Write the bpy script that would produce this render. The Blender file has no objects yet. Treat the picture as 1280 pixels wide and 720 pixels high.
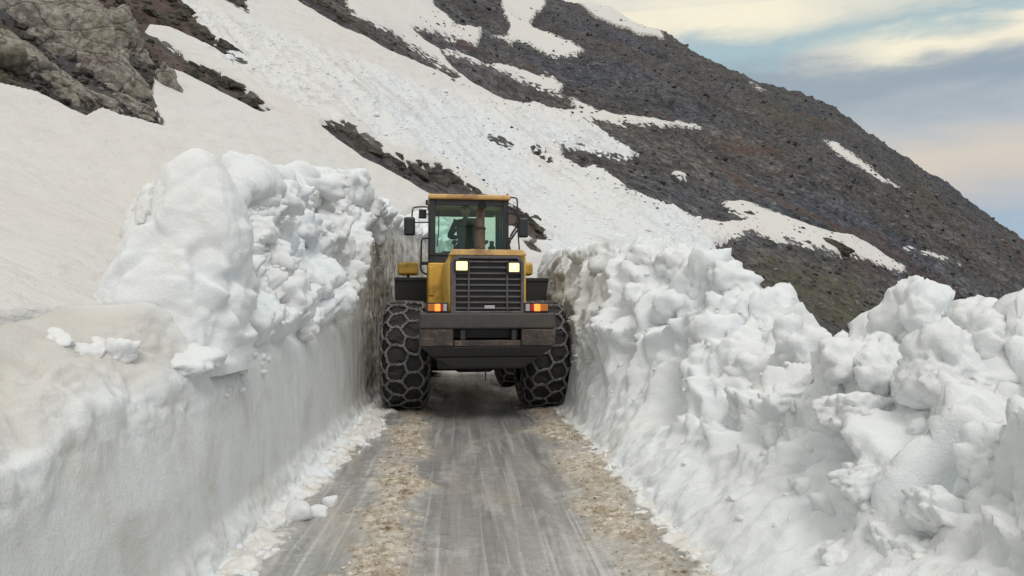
import bpy, bmesh, math, random
import numpy as np
from mathutils import Vector, Matrix

# ------------------------------------------------------------------ scene, camera, sky, sun
scene = bpy.context.scene
COL = scene.collection
R = math.radians
F = 924.0                       # focal length in photograph pixels (1280 wide)
CAM = np.array([0.0, 0.0, 1.6])
YAW, PITCH = R(-3.84), R(1.43)
cam_d = bpy.data.cameras.new('camera'); cam = bpy.data.objects.new('camera', cam_d); COL.objects.link(cam)
cam_d.sensor_width = 36.0; cam_d.lens = 36.0 * F / 1280.0
cam_d.clip_start = 0.05; cam_d.clip_end = 20000
cam.location = CAM
cam.rotation_euler = (R(90) + PITCH, 0, YAW)
scene.camera = cam
scene.render.resolution_x = 1024; scene.render.resolution_y = 576
vs = scene.view_settings
vs.view_transform = 'Standard'; vs.look = 'None'; vs.exposure = 0.34; vs.gamma = 1.0
vs.use_curve_mapping = False

SUN_AZ, SUN_EL = R(166), R(50)       # azimuth clockwise from +Y (road direction)
sun_d = bpy.data.lights.new('sun', 'SUN'); sun = bpy.data.objects.new('sun', sun_d); COL.objects.link(sun)
sun_d.energy = 1.0; sun_d.angle = R(25); sun_d.color = (1.0, 0.965, 0.925)
sdir = Vector((math.sin(SUN_AZ) * math.cos(SUN_EL), math.cos(SUN_AZ) * math.cos(SUN_EL), math.sin(SUN_EL)))
sun.rotation_euler = sdir.to_track_quat('Z', 'Y').to_euler()
sun.location = sdir * 60

world = bpy.data.worlds.new('World'); scene.world = world; world.use_nodes = True


class NT:
    """tiny node-tree helper"""
    def __init__(s, nt):
        s.nt = nt; nt.nodes.clear()
    def n(s, t, ins=None, **kw):
        nd = s.nt.nodes.new(t)
        for k, v in kw.items(): setattr(nd, k, v)
        for k, v in (ins or {}).items():
            sock = nd.inputs[k]
            if isinstance(v, bpy.types.NodeSocket): s.nt.links.new(v, sock)
            else: sock.default_value = v
        return nd
    def math(s, op, a, b=0.0, c=0.0, clamp=False):
        nd = s.n('ShaderNodeMath', operation=op, use_clamp=clamp)
        for i, v in enumerate((a, b, c)):
            if isinstance(v, bpy.types.NodeSocket): s.nt.links.new(v, nd.inputs[i])
            else: nd.inputs[i].default_value = v
        return nd.outputs[0]
    def ramp(s, fac, stops, interp='LINEAR'):
        nd = s.n('ShaderNodeValToRGB'); cr = nd.color_ramp; cr.interpolation = interp
        while len(cr.elements) > 1: cr.elements.remove(cr.elements[-1])
        for i, (p, c) in enumerate(stops):
            e = cr.elements[0] if i == 0 else cr.elements.new(p)
            e.position = p
            e.color = (c, c, c, 1) if not hasattr(c, '__len__') else (*c[:3], 1)
        s.nt.links.new(fac, nd.inputs[0]); return nd.outputs[0]
    def mix(s, fac, a, b, blend='MIX'):
        nd = s.n('ShaderNodeMix', data_type='RGBA', blend_type=blend)
        for sock, v in ((nd.inputs[0], fac), (nd.inputs[6], a), (nd.inputs[7], b)):
            if isinstance(v, bpy.types.NodeSocket): s.nt.links.new(v, sock)
            elif hasattr(v, '__len__'): sock.default_value = (*v[:3], 1)
            else: sock.default_value = v
        return nd.outputs[2]
    def noise(s, vec, scale, detail=4, rough=0.55, dist=0.0):
        nd = s.n('ShaderNodeTexNoise', {'Scale': scale, 'Detail': detail, 'Roughness': rough, 'Distortion': dist})
        if vec is not None: s.nt.links.new(vec, nd.inputs['Vector'])
        return nd.outputs[0]
    def voro(s, vec, scale, feature='F1', out='Distance', rnd=1.0):
        nd = s.n('ShaderNodeTexVoronoi', {'Scale': scale, 'Randomness': rnd}, feature=feature)
        if vec is not None: s.nt.links.new(vec, nd.inputs['Vector'])
        return nd.outputs[out]
    def scale(s, vec, sc):
        return s.n('ShaderNodeMapping', {'Vector': vec, 'Scale': sc}).outputs[0]
    def link(s, a, b): s.nt.links.new(a, b)


# sky: Nishita with stretched layers of stratus cloud
W = NT(world.node_tree)
sky = W.n('ShaderNodeTexSky', sky_type='NISHITA', sun_disc=False, sun_elevation=SUN_EL, sun_rotation=SUN_AZ, altitude=2300.0)
tc = W.n('ShaderNodeTexCoord')
gen = tc.outputs['Generated']
sep = W.n('ShaderNodeSeparateXYZ', {0: gen}); sx_, sz_ = sep.outputs[0], sep.outputs[2]
na = W.noise(W.scale(gen, (2.2, 2.2, 11.0)), 1.0, 6, 0.6, 0.5)            # long flat stratus streaks
nb_ = W.noise(W.scale(gen, (7.0, 7.0, 22.0)), 1.0, 6, 0.62, 0.6)         # broken edges
nc_ = W.noise(W.scale(gen, (1.3, 1.3, 4.0)), 1.0, 4, 0.5, 0.3)
zw = W.math('ADD', sz_, W.math('ADD', W.math('MULTIPLY', W.math('SUBTRACT', na, 0.5), 0.09), W.math('MULTIPLY', W.math('SUBTRACT', nb_, 0.5), 0.060)))
# grey-blue overcast whose tone changes deck by deck
deck = W.ramp(zw, [(0.0, (0.28, 0.36, 0.43)), (0.085, (0.30, 0.38, 0.46)), (0.125, (0.48, 0.45, 0.41)), (0.165, (0.56, 0.50, 0.42)), (0.205, (0.39, 0.42, 0.44)), (0.245, (0.27, 0.325, 0.375)),
                   (0.285, (0.26, 0.315, 0.365)), (0.312, (0.31, 0.42, 0.455)), (0.345, (0.34, 0.415, 0.445)), (0.42, (0.42, 0.475, 0.515)), (0.55, (0.50, 0.55, 0.59)), (0.7, (0.60, 0.65, 0.69)), (1.0, (0.66, 0.72, 0.78))])
# sunlit cream cloud: a bright bank at mid height to the right, a broken ceiling above
d1 = W.math('DIVIDE', W.math('SUBTRACT', W.math('SUBTRACT', zw, 0.296), W.math('MULTIPLY', W.math('SUBTRACT', sx_, 0.5), -0.03)), 0.017)
bank1 = W.math('MULTIPLY', W.math('POWER', 2.718, W.math('MULTIPLY', W.math('MULTIPLY', d1, d1), -1.0)), W.ramp(sx_, [(0.38, 0.0), (0.50, 1.0)]))
ceil_ = W.math('MULTIPLY', W.ramp(zw, [(0.322, 0.0), (0.352, 1.0)]), W.ramp(W.math('ADD', W.math('MULTIPLY', na, 0.5), W.math('MULTIPLY', W.math('ADD', nb_, nc_), 0.25)), [(0.42, 0.10), (0.56, 1.0)]))
ceil_ = W.math('MULTIPLY', ceil_, W.ramp(W.math('ADD', sx_, W.math('MULTIPLY', nc_, 0.3)), [(0.58, 1.0), (0.70, 0.45)]))
bright = W.math('MAXIMUM', bank1, ceil_)
layer = W.mix(bright, deck, W.mix(nb_, (0.86, 0.79, 0.60), (0.62, 0.59, 0.50)))
cover = W.ramp(nc_, [(0.30, 0.70), (0.5, 0.90), (0.62, 1.0)])
skyc = W.mix(1.0, sky.outputs[0], (0.09, 0.09, 0.09), 'MULTIPLY')
final = W.mix(cover, skyc, layer)
bg = W.n('ShaderNodeBackground', {'Color': final, 'Strength': 1.0})
wo = W.n('ShaderNodeOutputWorld'); W.link(bg.outputs[0], wo.inputs[0])

# ------------------------------------------------------------------ pixel <-> direction helpers
fw = np.array([-math.sin(YAW) * math.cos(PITCH), math.cos(YAW) * math.cos(PITCH), math.sin(PITCH)])
rt = np.array([math.cos(YAW), math.sin(YAW), 0.0])
upv = np.cross(rt, fw)
def ray(px, py):
    return fw * F + rt * (px - 640.0) - upv * (py - 360.0)
def tan_e(px, py):
    d = ray(px, py); return d[0] / d[1], d[2] / d[1]
def project(P):
    q = P - CAM
    zf = q @ fw
    return 640 + F * (q @ rt) / zf, 360 - F * (q @ upv) / zf
def at(px, py, Y):
    d = ray(px, py); return CAM + d * (Y / d[1])

# ------------------------------------------------------------------ noise
_rng = np.random.default_rng(7)
_perm = _rng.permutation(256); _perm = np.concatenate([_perm, _perm, _perm])
_g = _rng.normal(size=(256, 3)); _g /= np.linalg.norm(_g, axis=1)[:, None]
def perlin(p):
    p = np.asarray(p, float); sh = p.shape[:-1]; p = p.reshape(-1, 3)
    i = np.floor(p).astype(np.int64); f = p - i; i &= 255
    u = f * f * f * (f * (f * 6 - 15) + 10)
    def c(dx, dy, dz):
        h = _perm[_perm[_perm[(i[:, 0] + dx) & 255] + ((i[:, 1] + dy) & 255)] + ((i[:, 2] + dz) & 255)]
        g = _g[h]
        return g[:, 0] * (f[:, 0] - dx) + g[:, 1] * (f[:, 1] - dy) + g[:, 2] * (f[:, 2] - dz)
    x0 = c(0, 0, 0) * (1 - u[:, 0]) + c(1, 0, 0) * u[:, 0]
    x1 = c(0, 1, 0) * (1 - u[:, 0]) + c(1, 1, 0) * u[:, 0]
    x2 = c(0, 0, 1) * (1 - u[:, 0]) + c(1, 0, 1) * u[:, 0]
    x3 = c(0, 1, 1) * (1 - u[:, 0]) + c(1, 1, 1) * u[:, 0]
    y0 = x0 * (1 - u[:, 1]) + x1 * u[:, 1]; y1 = x2 * (1 - u[:, 1]) + x3 * u[:, 1]
    return (1.5 * (y0 * (1 - u[:, 2]) + y1 * u[:, 2])).reshape(sh)
def fbm(p, octs=4, gain=0.5, lac=2.03):
    p = np.asarray(p, float); a, s, t = 1.0, 0.0, 0.0
    for k in range(octs):
        s = s + a * perlin(p + 17.3 * k); t += a; a *= gain; p = p * lac
    return s / t
def billow(p, octs=3, gain=0.5, lac=2.1):
    p = np.asarray(p, float); a, s, t = 1.0, 0.0, 0.0
    for k in range(octs):
        s = s + a * np.abs(perlin(p + 11.7 * k)); t += a; a *= gain; p = p * lac
    return s / t * 2.0
def worley(p):
    """nearest-cell random value, F1 and F2"""
    sh = p.shape[:-1]; p = p.reshape(-1, 3); b = np.floor(p).astype(np.int64)
    f1 = np.full(len(p), 9.0); f2 = f1.copy(); val = np.zeros((len(p), 4))
    for dx in (-1, 0, 1):
        for dy in (-1, 0, 1):
            for dz in (-1, 0, 1):
                c = b + np.array([dx, dy, dz]); hsh = _perm[_perm[_perm[c[:, 0] & 255] + (c[:, 1] & 255)] + (c[:, 2] & 255)]
                q = c + 0.5 + 0.42 * _g[hsh]; dv = p - q; d = np.linalg.norm(dv, axis=1)
                nr = d < f1
                f2 = np.where(nr, f1, np.minimum(f2, d)); f1 = np.where(nr, d, f1)
                g2 = _g[(hsh * 7 + 31) & 255]
                val[nr, 0] = ((hsh[nr] * 37) % 256) / 255.0; val[nr, 1] = (dv[nr] * g2[nr]).sum(1)
    return val[:, 0].reshape(sh), val[:, 1].reshape(sh), f1.reshape(sh), f2.reshape(sh)
def blocks(p, s, warp=0.25, soft=0.20):
    """broken-block relief: tilted cells at different heights with soft creases"""
    q = p / s; q = q + warp * np.stack([perlin(q * 1.3 + 3), perlin(q * 1.3 + 19), perlin(q * 1.3 + 37)], -1)
    v, t, a, b = worley(q)
    cr = sstep(0.0, soft, b - a)
    return (v * 0.9 + t * 1.1 - 0.45) * (0.35 + 0.65 * cr) - 0.45 * (1 - cr)
def sstep(a, b, x):
    t = np.clip((x - a) / (b - a), 0, 1); return t * t * (3 - 2 * t)
def smax(a, b, k):
    h = np.clip(0.5 + 0.5 * (a - b) / k, 0, 1); return b * (1 - h) + a * h + k * h * (1 - h)

# ------------------------------------------------------------------ mesh helpers
def mesh_np(name, V, Fc, mat=None, smooth=True):
    """V (n,3), Fc (m,k) equal-sided faces"""
    V = np.ascontiguousarray(V, np.float32); Fc = np.ascontiguousarray(Fc, np.int32)
    me = bpy.data.meshes.new(name); m, k = Fc.shape
    me.vertices.add(len(V)); me.vertices.foreach_set('co', V.ravel())
    me.loops.add(m * k); me.loops.foreach_set('vertex_index', Fc.ravel())
    me.polygons.add(m); me.polygons.foreach_set('loop_start', np.arange(0, m * k, k, dtype=np.int32))
    me.polygons.foreach_set('loop_total', np.full(m, k, np.int32))
    me.update(calc_edges=True)
    me.polygons.foreach_set('use_smooth', np.full(m, smooth))
    if mat: me.materials.append(mat)
    return me
def grid_faces(nr, nc):
    r, c = np.meshgrid(np.arange(nr - 1), np.arange(nc - 1), indexing='ij')
    a = (r * nc + c).ravel()
    return np.stack([a, a + 1, a + nc + 1, a + nc], 1)
def attr(me, name, vals):
    a = me.attributes.new(name, 'FLOAT', 'POINT'); a.data.foreach_set('value', np.ascontiguousarray(vals, np.float32).ravel())
def link(name, me, parent=None):
    o = bpy.data.objects.new(name, me); COL.objects.link(o)
    if parent is not None: o.parent = parent
    return o
def tag(o, label=None, cat=None, group=None, kind=None):
    if label: o['label'] = label
    if cat: o['category'] = cat
    if group: o['group'] = group
    if kind: o['kind'] = kind
    return o
def empty(name, loc=(0, 0, 0), rz=0.0):
    o = bpy.data.objects.new(name, None); COL.objects.link(o); o.location = loc; o.rotation_euler = (0, 0, rz)
    o.empty_display_size = 0.2; return o

_ico = {}
def ico(sub):
    if sub not in _ico:
        bm = bmesh.new(); bmesh.ops.create_icosphere(bm, subdivisions=sub, radius=1.0)
        V = np.array([v.co[:] for v in bm.verts]); Fc = np.array([[v.index for v in f.verts] for f in bm.faces]); bm.free()
        V /= np.linalg.norm(V, axis=1)[:, None]
        _ico[sub] = (V, Fc)
    return _ico[sub]
def chunk(seed, sub=4, p=9.0, nf=12, rough=0.05, rfreq=2.5, hmin=0.72, ridged=0.0, scoop=0.0):
    """rounded irregular polyhedron with unit-ish radius"""
    rg = np.random.default_rng(seed)
    D, Fc = ico(sub)
    n = rg.normal(size=(nf, 3)); n /= np.linalg.norm(n, axis=1)[:, None]
    n = np.concatenate([n, np.array([[1, 0, 0], [-1, 0, 0], [0, 1, 0], [0, -1, 0], [0, 0, 1], [0, 0, -1]])])
    h = rg.uniform(hmin, 1.0, len(n))
    q = np.maximum(D @ n.T / h, 0.0)
    r = (q ** p).sum(1) ** (-1.0 / p)
    off = rg.uniform(-50, 50, 3)
    V = D * r[:, None]
    d = rough * fbm(V * rfreq + off, 4, 0.55)
    if scoop: d = d + scoop * blocks(V + off, 0.62) + scoop * 0.35 * blocks(V + off * 2, 0.27)
    if ridged: d = d - ridged * (1 - np.abs(perlin(V * rfreq * 0.8 + off * 2)) * 2.5).clip(0, 1) ** 3
    return V + D * d[:, None], Fc

# ------------------------------------------------------------------ materials
def principled(name):
    m = bpy.data.materials.new(name); m.use_nodes = True
    T = NT(m.node_tree); b = T.n('ShaderNodeBsdfPrincipled'); o = T.n('ShaderNodeOutputMaterial')
    T.link(b.outputs[0], o.inputs[0]); return m, T, b
def bump(T, h, strength=0.3, dist=0.05):
    return T.n('ShaderNodeBump', {'Height': h, 'Strength': strength, 'Distance': dist}).outputs[0]
def pos(T): return T.n('ShaderNodeNewGeometry').outputs['Position']
def attrf(T, name): return T.n('ShaderNodeAttribute', attribute_name=name).outputs['Fac']

def mat_plain(name, col, rough=0.5, metal=0.0, dirt=0.0, dirtcol=(0.10, 0.08, 0.06), scale=4.0, bmp=0.0):
    m, T, b = principled(name); tcn = T.n('ShaderNodeTexCoord').outputs['Object']
    if dirt > 0:
        n = T.noise(tcn, scale, 6, 0.65, 0.4)
        f = T.ramp(n, [(0.62 - 0.4 * dirt, 0.0), (0.80 - 0.25 * dirt, 1.0)])
        n2 = T.noise(tcn, scale * 9, 3, 0.6)
        base = T.mix(T.math('MULTIPLY', n2, 0.22), col, dirtcol)
        T.link(T.mix(T.math('MULTIPLY', f, 0.85), base, dirtcol), b.inputs['Base Color'])
        T.link(T.math('MULTIPLY_ADD', f, 0.3, rough, clamp=True), b.inputs['Roughness'])
        T.link(bump(T, n2, 0.15 + bmp, 0.01), b.inputs['Normal'])
    else:
        b.inputs['Base Color'].default_value = (*col, 1); b.inputs['Roughness'].default_value = rough
    b.inputs['Metallic'].default_value = metal
    return m

def snow_col(T, p, tint=0.5):
    """old summer snow: off-white with dusty beige and cool clean areas"""
    a = T.noise(p, 0.35, 4, 0.6, 0.5); c = T.noise(p, 2.3, 5, 0.6, 0.3)
    base = T.mix(T.ramp(a, [(0.36, 0.0), (0.62, 1.0)]), (0.81, 0.85, 0.885), (0.82, 0.825, 0.83))
    base = T.mix(T.math('MULTIPLY', T.ramp(c, [(0.55, 0.0), (0.75, 1.0)]), tint), base, (0.70, 0.655, 0.60))
    return base

# --- packed snow of the banks and blocks
def make_snow(name, dust=0.35, sss=0.22, face=False):
    m, T, b = principled(name); p = pos(T)
    col = snow_col(T, p, dust)
    g = T.noise(p, 55.0, 4, 0.75); g2 = T.noise(p, 9.0, 5, 0.6)
    spk = T.voro(p, 55.0); spc = T.voro(p, 7.0)
    dots = T.math('MULTIPLY', T.ramp(spk, [(0.0, 1.0), (0.11, 1.0), (0.17, 0.0)]), T.ramp(T.noise(p, 3.0, 3), [(0.60, 0.0), (0.70, 0.55)]))
    col = T.mix(dots, col, (0.25, 0.21, 0.17))
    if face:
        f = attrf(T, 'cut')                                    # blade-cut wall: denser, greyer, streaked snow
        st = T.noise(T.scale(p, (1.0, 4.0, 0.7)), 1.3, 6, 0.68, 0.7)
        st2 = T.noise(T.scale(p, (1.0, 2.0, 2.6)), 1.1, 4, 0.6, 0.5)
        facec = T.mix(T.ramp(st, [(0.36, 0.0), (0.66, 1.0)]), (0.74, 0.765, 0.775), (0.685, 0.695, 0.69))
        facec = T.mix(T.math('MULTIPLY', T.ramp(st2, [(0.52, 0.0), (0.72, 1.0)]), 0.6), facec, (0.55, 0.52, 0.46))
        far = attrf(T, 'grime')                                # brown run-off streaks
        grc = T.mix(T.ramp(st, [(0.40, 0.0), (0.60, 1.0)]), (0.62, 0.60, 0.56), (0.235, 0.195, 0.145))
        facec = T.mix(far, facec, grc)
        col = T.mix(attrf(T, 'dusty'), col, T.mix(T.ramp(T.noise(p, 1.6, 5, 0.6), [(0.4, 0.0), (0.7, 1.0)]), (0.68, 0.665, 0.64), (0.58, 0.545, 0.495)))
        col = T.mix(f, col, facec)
    T.link(col, b.inputs['Base Color'])
    b.inputs['Roughness'].default_value = 0.62; b.inputs['Specular IOR Level'].default_value = 0.25
    b.inputs['Subsurface Weight'].default_value = sss
    b.inputs['Subsurface Radius'].default_value = (0.035, 0.055, 0.075); b.inputs['Subsurface Scale'].default_value = 1.0
    hh = T.math('ADD', T.math('MULTIPLY', g, 0.7), g2)
    T.link(bump(T, hh, 0.5, 0.035), b.inputs['Normal'])
    return m
M_SNOW = make_snow('packed_snow', 0.30)
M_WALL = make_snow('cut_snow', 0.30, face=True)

# --- mountain terrain: rock / snow / soil from attributes
def make_terrain():
    m, T, b = principled('mountain'); p = pos(T)
    rk = attrf(T, 'rock'); soil = attrf(T, 'soil'); deb = attrf(T, 'debris'); grn = attrf(T, 'green'); dist = attrf(T, 'dist')
    # rock
    v1n = T.n('ShaderNodeTexVoronoi', {'Vector': p, 'Scale': 3.4}); v2n = T.n('ShaderNodeTexVoronoi', {'Vector': p, 'Scale': 0.9})
    g1 = T.n('ShaderNodeSeparateColor', {0: v1n.outputs['Color']}).outputs[0]; g2 = T.n('ShaderNodeSeparateColor', {0: v2n.outputs['Color']}).outputs[1]; g3 = T.n('ShaderNodeSeparateColor', {0: v1n.outputs['Color']}).outputs[2]
    nb = T.noise(p, 0.030, 5, 0.6, 0.8); nm = T.noise(p, 0.8, 5, 0.72); nw = T.noise(p, 0.085, 4, 0.65, 0.6)
    tone = T.math('ADD', T.math('ADD', T.math('MULTIPLY', g1, 0.30), T.math('MULTIPLY', g2, 0.16)), T.math('ADD', T.math('MULTIPLY', nm, 0.42), T.math('MULTIPLY', T.math('SUBTRACT', nw, 0.5), 0.55)))
    rc = T.ramp(tone, [(0.20, (0.022, 0.022, 0.025)), (0.42, (0.064, 0.063, 0.066)), (0.58, (0.104, 0.101, 0.102)), (0.80, (0.23, 0.226, 0.222))])
    tint = T.ramp(nb, [(0.34, (0.84, 0.92, 1.14)), (0.46, (0.96, 0.97, 1.04)), (0.55, (1.05, 0.99, 0.92)), (0.66, (0.98, 0.95, 1.0))])
    rc = T.mix(1.0, rc, tint, 'MULTIPLY')
    rc = T.mix(T.math('MULTIPLY', T.ramp(T.noise(p, 0.06, 5, 0.7, 0.5), [(0.57, 0.0), (0.68, 1.0)]), 0.75), rc, T.mix(g3, (0.060, 0.032, 0.024), (0.125, 0.070, 0.048)))
    gn = T.math('MULTIPLY', grn, T.ramp(nm, [(0.35, 0.15), (0.6, 0.95)]))
    rc = T.mix(gn, rc, T.mix(g3, (0.052, 0.052, 0.030), (0.110, 0.106, 0.066)))
    sc = T.mix(T.ramp(nm, [(0.35, 0.0), (0.65, 1.0)]), (0.050, 0.035, 0.030), (0.125, 0.092, 0.076))
    rc = T.mix(soil, rc, sc)
    # snow
    s0 = T.noise(p, 0.16, 4, 0.6, 0.5); s1 = T.noise(T.scale(p, (1.0, 1.0, 1.6)), 1.3, 5, 0.62, 0.2)
    snow = T.mix(T.ramp(s0, [(0.36, 0.0), (0.62, 1.0)]), (0.645, 0.64, 0.625), (0.66, 0.63, 0.605))
    snow = T.mix(T.math('MULTIPLY', T.ramp(s1, [(0.5, 0.0), (0.75, 1.0)]), 0.35), snow, (0.56, 0.525, 0.475))
    dsn = T.mix(T.ramp(T.noise(p, 0.09, 4), [(0.4, 0.0), (0.6, 1.0)]), (0.68, 0.71, 0.74), (0.71, 0.69, 0.67))
    # slush streaks running down the avalanche track
    rotm = T.n('ShaderNodeMapping', {'Vector': p, 'Rotation': (0, 0, R(43))}).outputs[0]
    stk = T.noise(T.scale(rotm, (0.16, 1.1, 0.16)), 1.0, 5, 0.68, 0.4)
    dsn = T.mix(T.math('MULTIPLY', T.ramp(stk, [(0.50, 0.0), (0.68, 0.8)]), T.ramp(s0, [(0.36, 0.3), (0.60, 0.9)])), dsn, (0.47, 0.44, 0.415))
    dsn = T.mix(T.math('MULTIPLY', T.ramp(g1, [(0.80, 0.0), (0.92, 0.5)]), T.ramp(nw, [(0.45, 0.0), (0.60, 0.7)])), dsn, (0.36, 0.33, 0.30))
    snow = T.mix(deb, snow, dsn)
    # boundary, broken up by noise (rock attribute is a signed margin)
    edge = T.math('ADD', rk, T.math('MULTIPLY', T.math('SUBTRACT', T.math('ADD', T.math('MULTIPLY', g1, 0.5), T.math('MULTIPLY', nm, 0.9)), 0.68), 8.0))
    ef = T.ramp(T.math('MULTIPLY_ADD', edge, 0.25, 0.5, clamp=True), [(0.40, 0.0), (0.60, 1.0)])
    T.link(T.mix(ef, snow, rc), b.inputs['Base Color'])
    b.inputs['Roughness'].default_value = 0.8; b.inputs['Specular IOR Level'].default_value = 0.2
    hr = T.math('ADD', T.math('ADD', T.math('MULTIPLY', v1n.outputs['Distance'], 0.45), T.math('MULTIPLY', v2n.outputs['Distance'], 1.1)), T.math('MULTIPLY', nm, 0.6))
    cups = T.n('ShaderNodeTexVoronoi', {'Vector': T.scale(p, (1.0, 1.0, 1.8)), 'Scale': 1.7, 'Smoothness': 0.7}, feature='SMOOTH_F1').outputs['Distance']
    hs = T.math('ADD', T.math('MULTIPLY', s1, 0.42), T.math('MULTIPLY', cups, 0.16))
    hd = T.math('ADD', T.math('MULTIPLY', v1n.outputs['Distance'], 0.22), T.math('MULTIPLY', nm, 0.5))
    hs = T.n('ShaderNodeMix', {0: deb, 2: hs, 3: hd}).outputs[0]
    hmix = T.n('ShaderNodeMix', {0: ef, 2: hs, 3: hr}).outputs[0]
    T.link(bump(T, hmix, 0.8, 0.42), b.inputs['Normal'])
    return m
M_TERR = make_terrain()

def make_rock(name, dark=1.0, lichen=0.5):
    m, T, b = principled(name); p = pos(T)
    n = T.noise(p, 5.0, 8, 0.72, 0.5); n2 = T.noise(p, 0.9, 5, 0.6, 0.4); v = T.voro(T.scale(p, (1, 1, 0.5)), 2.0)
    c = T.ramp(n, [(0.30, tuple(x * dark for x in (0.042, 0.039, 0.037))), (0.47, tuple(x * dark for x in (0.120, 0.108, 0.095))), (0.64, tuple(x * dark for x in (0.21, 0.193, 0.172)))])
    c = T.mix(T.math('MULTIPLY', T.ramp(n2, [(0.46, 0.0), (0.60, 1.0)]), lichen), c, (0.18, 0.175, 0.10))
    c = T.mix(T.math('MULTIPLY', T.ramp(n2, [(0.30, 1.0), (0.42, 0.0)]), 0.6), c, (0.095, 0.062, 0.047))
    pw = T.n('ShaderNodeVectorMath', {0: T.n('ShaderNodeMapping', {'Vector': p, 'Rotation': (R(20), R(48), 0), 'Scale': (0.55, 1.2, 1.5)}).outputs[0], 1: T.n('ShaderNodeVectorMath', {0: T.n('ShaderNodeTexNoise', {'Vector': p, 'Scale': 2.0, 'Detail': 4.0}).outputs['Color'], 1: (0.28, 0.28, 0.28)}, operation='MULTIPLY').outputs[0]}, operation='ADD').outputs[0]
    ck = T.voro(pw, 1.5, feature='DISTANCE_TO_EDGE')
    c = T.mix(T.ramp(ck, [(0.0, 0.7), (0.03, 0.0)]), c, (0.035, 0.030, 0.027))
    T.link(c, b.inputs['Base Color']); b.inputs['Roughness'].default_value = 0.85; b.inputs['Specular IOR Level'].default_value = 0.2
    T.link(bump(T, T.math('ADD', T.math('MULTIPLY', T.math('MINIMUM', ck, 0.10), 2.2), n), 0.95, 0.15), b.inputs['Normal'])
    return m
M_ROCK = make_rock('lichen_rock', 2.7, 0.35)
M_DROCK = make_rock('dark_rock', 0.70, 0.3)

def make_scree():
    m, T, b = principled('scree_stone'); p = pos(T)
    g = T.n('ShaderNodeObjectInfo').outputs['Random']
    v = T.n('ShaderNodeSeparateColor', {0: T.voro(p, 0.9, out='Color')}).outputs[0]
    n = T.noise(p, 2.0, 4, 0.6)
    c = T.ramp(T.math('ADD', T.math('MULTIPLY', v, 0.55), T.math('MULTIPLY', n, 0.45)), [(0.25, (0.034, 0.033, 0.034)), (0.5, (0.075, 0.071, 0.069)), (0.72, (0.18, 0.172, 0.16))])
    c = T.mix(T.ramp(T.noise(p, 0.22, 5, 0.65, 0.4), [(0.56, 0.0), (0.68, 0.5)]), c, (0.10, 0.055, 0.038))
    T.link(c, b.inputs['Base Color']); b.inputs['Roughness'].default_value = 0.85; b.inputs['Specular IOR Level'].default_value = 0.2
    return m
M_SCREE = make_scree()

def make_road():
    m, T, b = principled('slushy_road'); p = pos(T)
    sl = attrf(T, 'slush'); sn = attrf(T, 'snow')
    st = T.noise(T.scale(p, (5.0, 0.30, 1.0)), 1.0, 5, 0.6, 0.6)          # long tyre streaks
    st2 = T.noise(T.scale(p, (15.0, 0.35, 1.0)), 1.0, 4, 0.6, 0.5)
    big = T.noise(T.scale(p, (1.4, 0.5, 1.0)), 0.9, 5, 0.6, 0.3); fine = T.noise(p, 30.0, 5, 0.7)
    wet = T.mix(T.ramp(st, [(0.34, 0.0), (0.66, 1.0)]), (0.24, 0.24, 0.238), (0.40, 0.395, 0.385))
    wet = T.mix(T.math('MULTIPLY', T.ramp(st2, [(0.54, 0.0), (0.66, 1.0)]), 0.5), wet, (0.68, 0.67, 0.655))
    wet = T.mix(T.math('MULTIPLY', T.ramp(big, [(0.50, 0.0), (0.66, 1.0)]), 0.6), wet, (0.48, 0.41, 0.32))
    wet = T.mix(T.math('MULTIPLY', T.ramp(fine, [(0.60, 0.0), (0.72, 1.0)]), 0.5), wet, (0.10, 0.09, 0.08))
    film = T.noise(T.scale(p, (2.2, 0.6, 1.0)), 1.6, 6, 0.7, 0.3)                    # thin grey-white slush film
    wet = T.mix(T.math('MULTIPLY', T.ramp(film, [(0.50, 0.0), (0.66, 1.0)]), 0.6), wet, (0.64, 0.625, 0.60))
    br = T.noise(p, 14.0, 6, 0.7, 0.4)
    slc = T.ramp(br, [(0.33, (0.13, 0.095, 0.06)), (0.45, (0.32, 0.25, 0.17)), (0.57, (0.53, 0.465, 0.375)), (0.68, (0.74, 0.71, 0.67))])
    slc = T.mix(T.math('MULTIPLY', T.ramp(T.noise(p, 1.9, 4), [(0.45, 0.0), (0.65, 1.0)]), 0.45), slc, (0.64, 0.615, 0.575))
    c = T.mix(T.ramp(T.math('ADD', sl, T.math('MULTIPLY', T.math('SUBTRACT', br, 0.5), 0.9)), [(0.20, 0.0), (0.90, 1.0)]), wet, slc)
    snc = T.mix(T.ramp(T.noise(p, 7.0, 5, 0.65), [(0.4, 0.0), (0.65, 1.0)]), (0.79, 0.785, 0.77), (0.63, 0.585, 0.52))
    sf = T.ramp(T.math('ADD', sn, T.math('MULTIPLY', T.math('SUBTRACT', T.noise(p, 10.0, 5, 0.65), 0.5), 1.1)), [(0.42, 0.0), (0.6, 1.0)])
    c = T.mix(sf, c, snc)
    T.link(c, b.inputs['Base Color'])
    dry = T.math('MAXIMUM', sl, sn)
    ro = T.ramp(T.math('ADD', T.math('MULTIPLY', dry, 0.7), T.math('MULTIPLY', big, 0.5)), [(0.15, 0.08), (0.45, 0.24), (0.8, 0.6)])
    T.link(ro, b.inputs['Roughness']); b.inputs['Specular IOR Level'].default_value = 0.6
    T.link(bump(T, T.math('ADD', T.math('MULTIPLY', fine, 0.5), T.math('MULTIPLY', br, T.math('MULTIPLY_ADD', dry, 0.9, 0.15))), 0.55, 0.02), b.inputs['Normal'])
    return m
M_ROAD = make_road()

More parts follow.
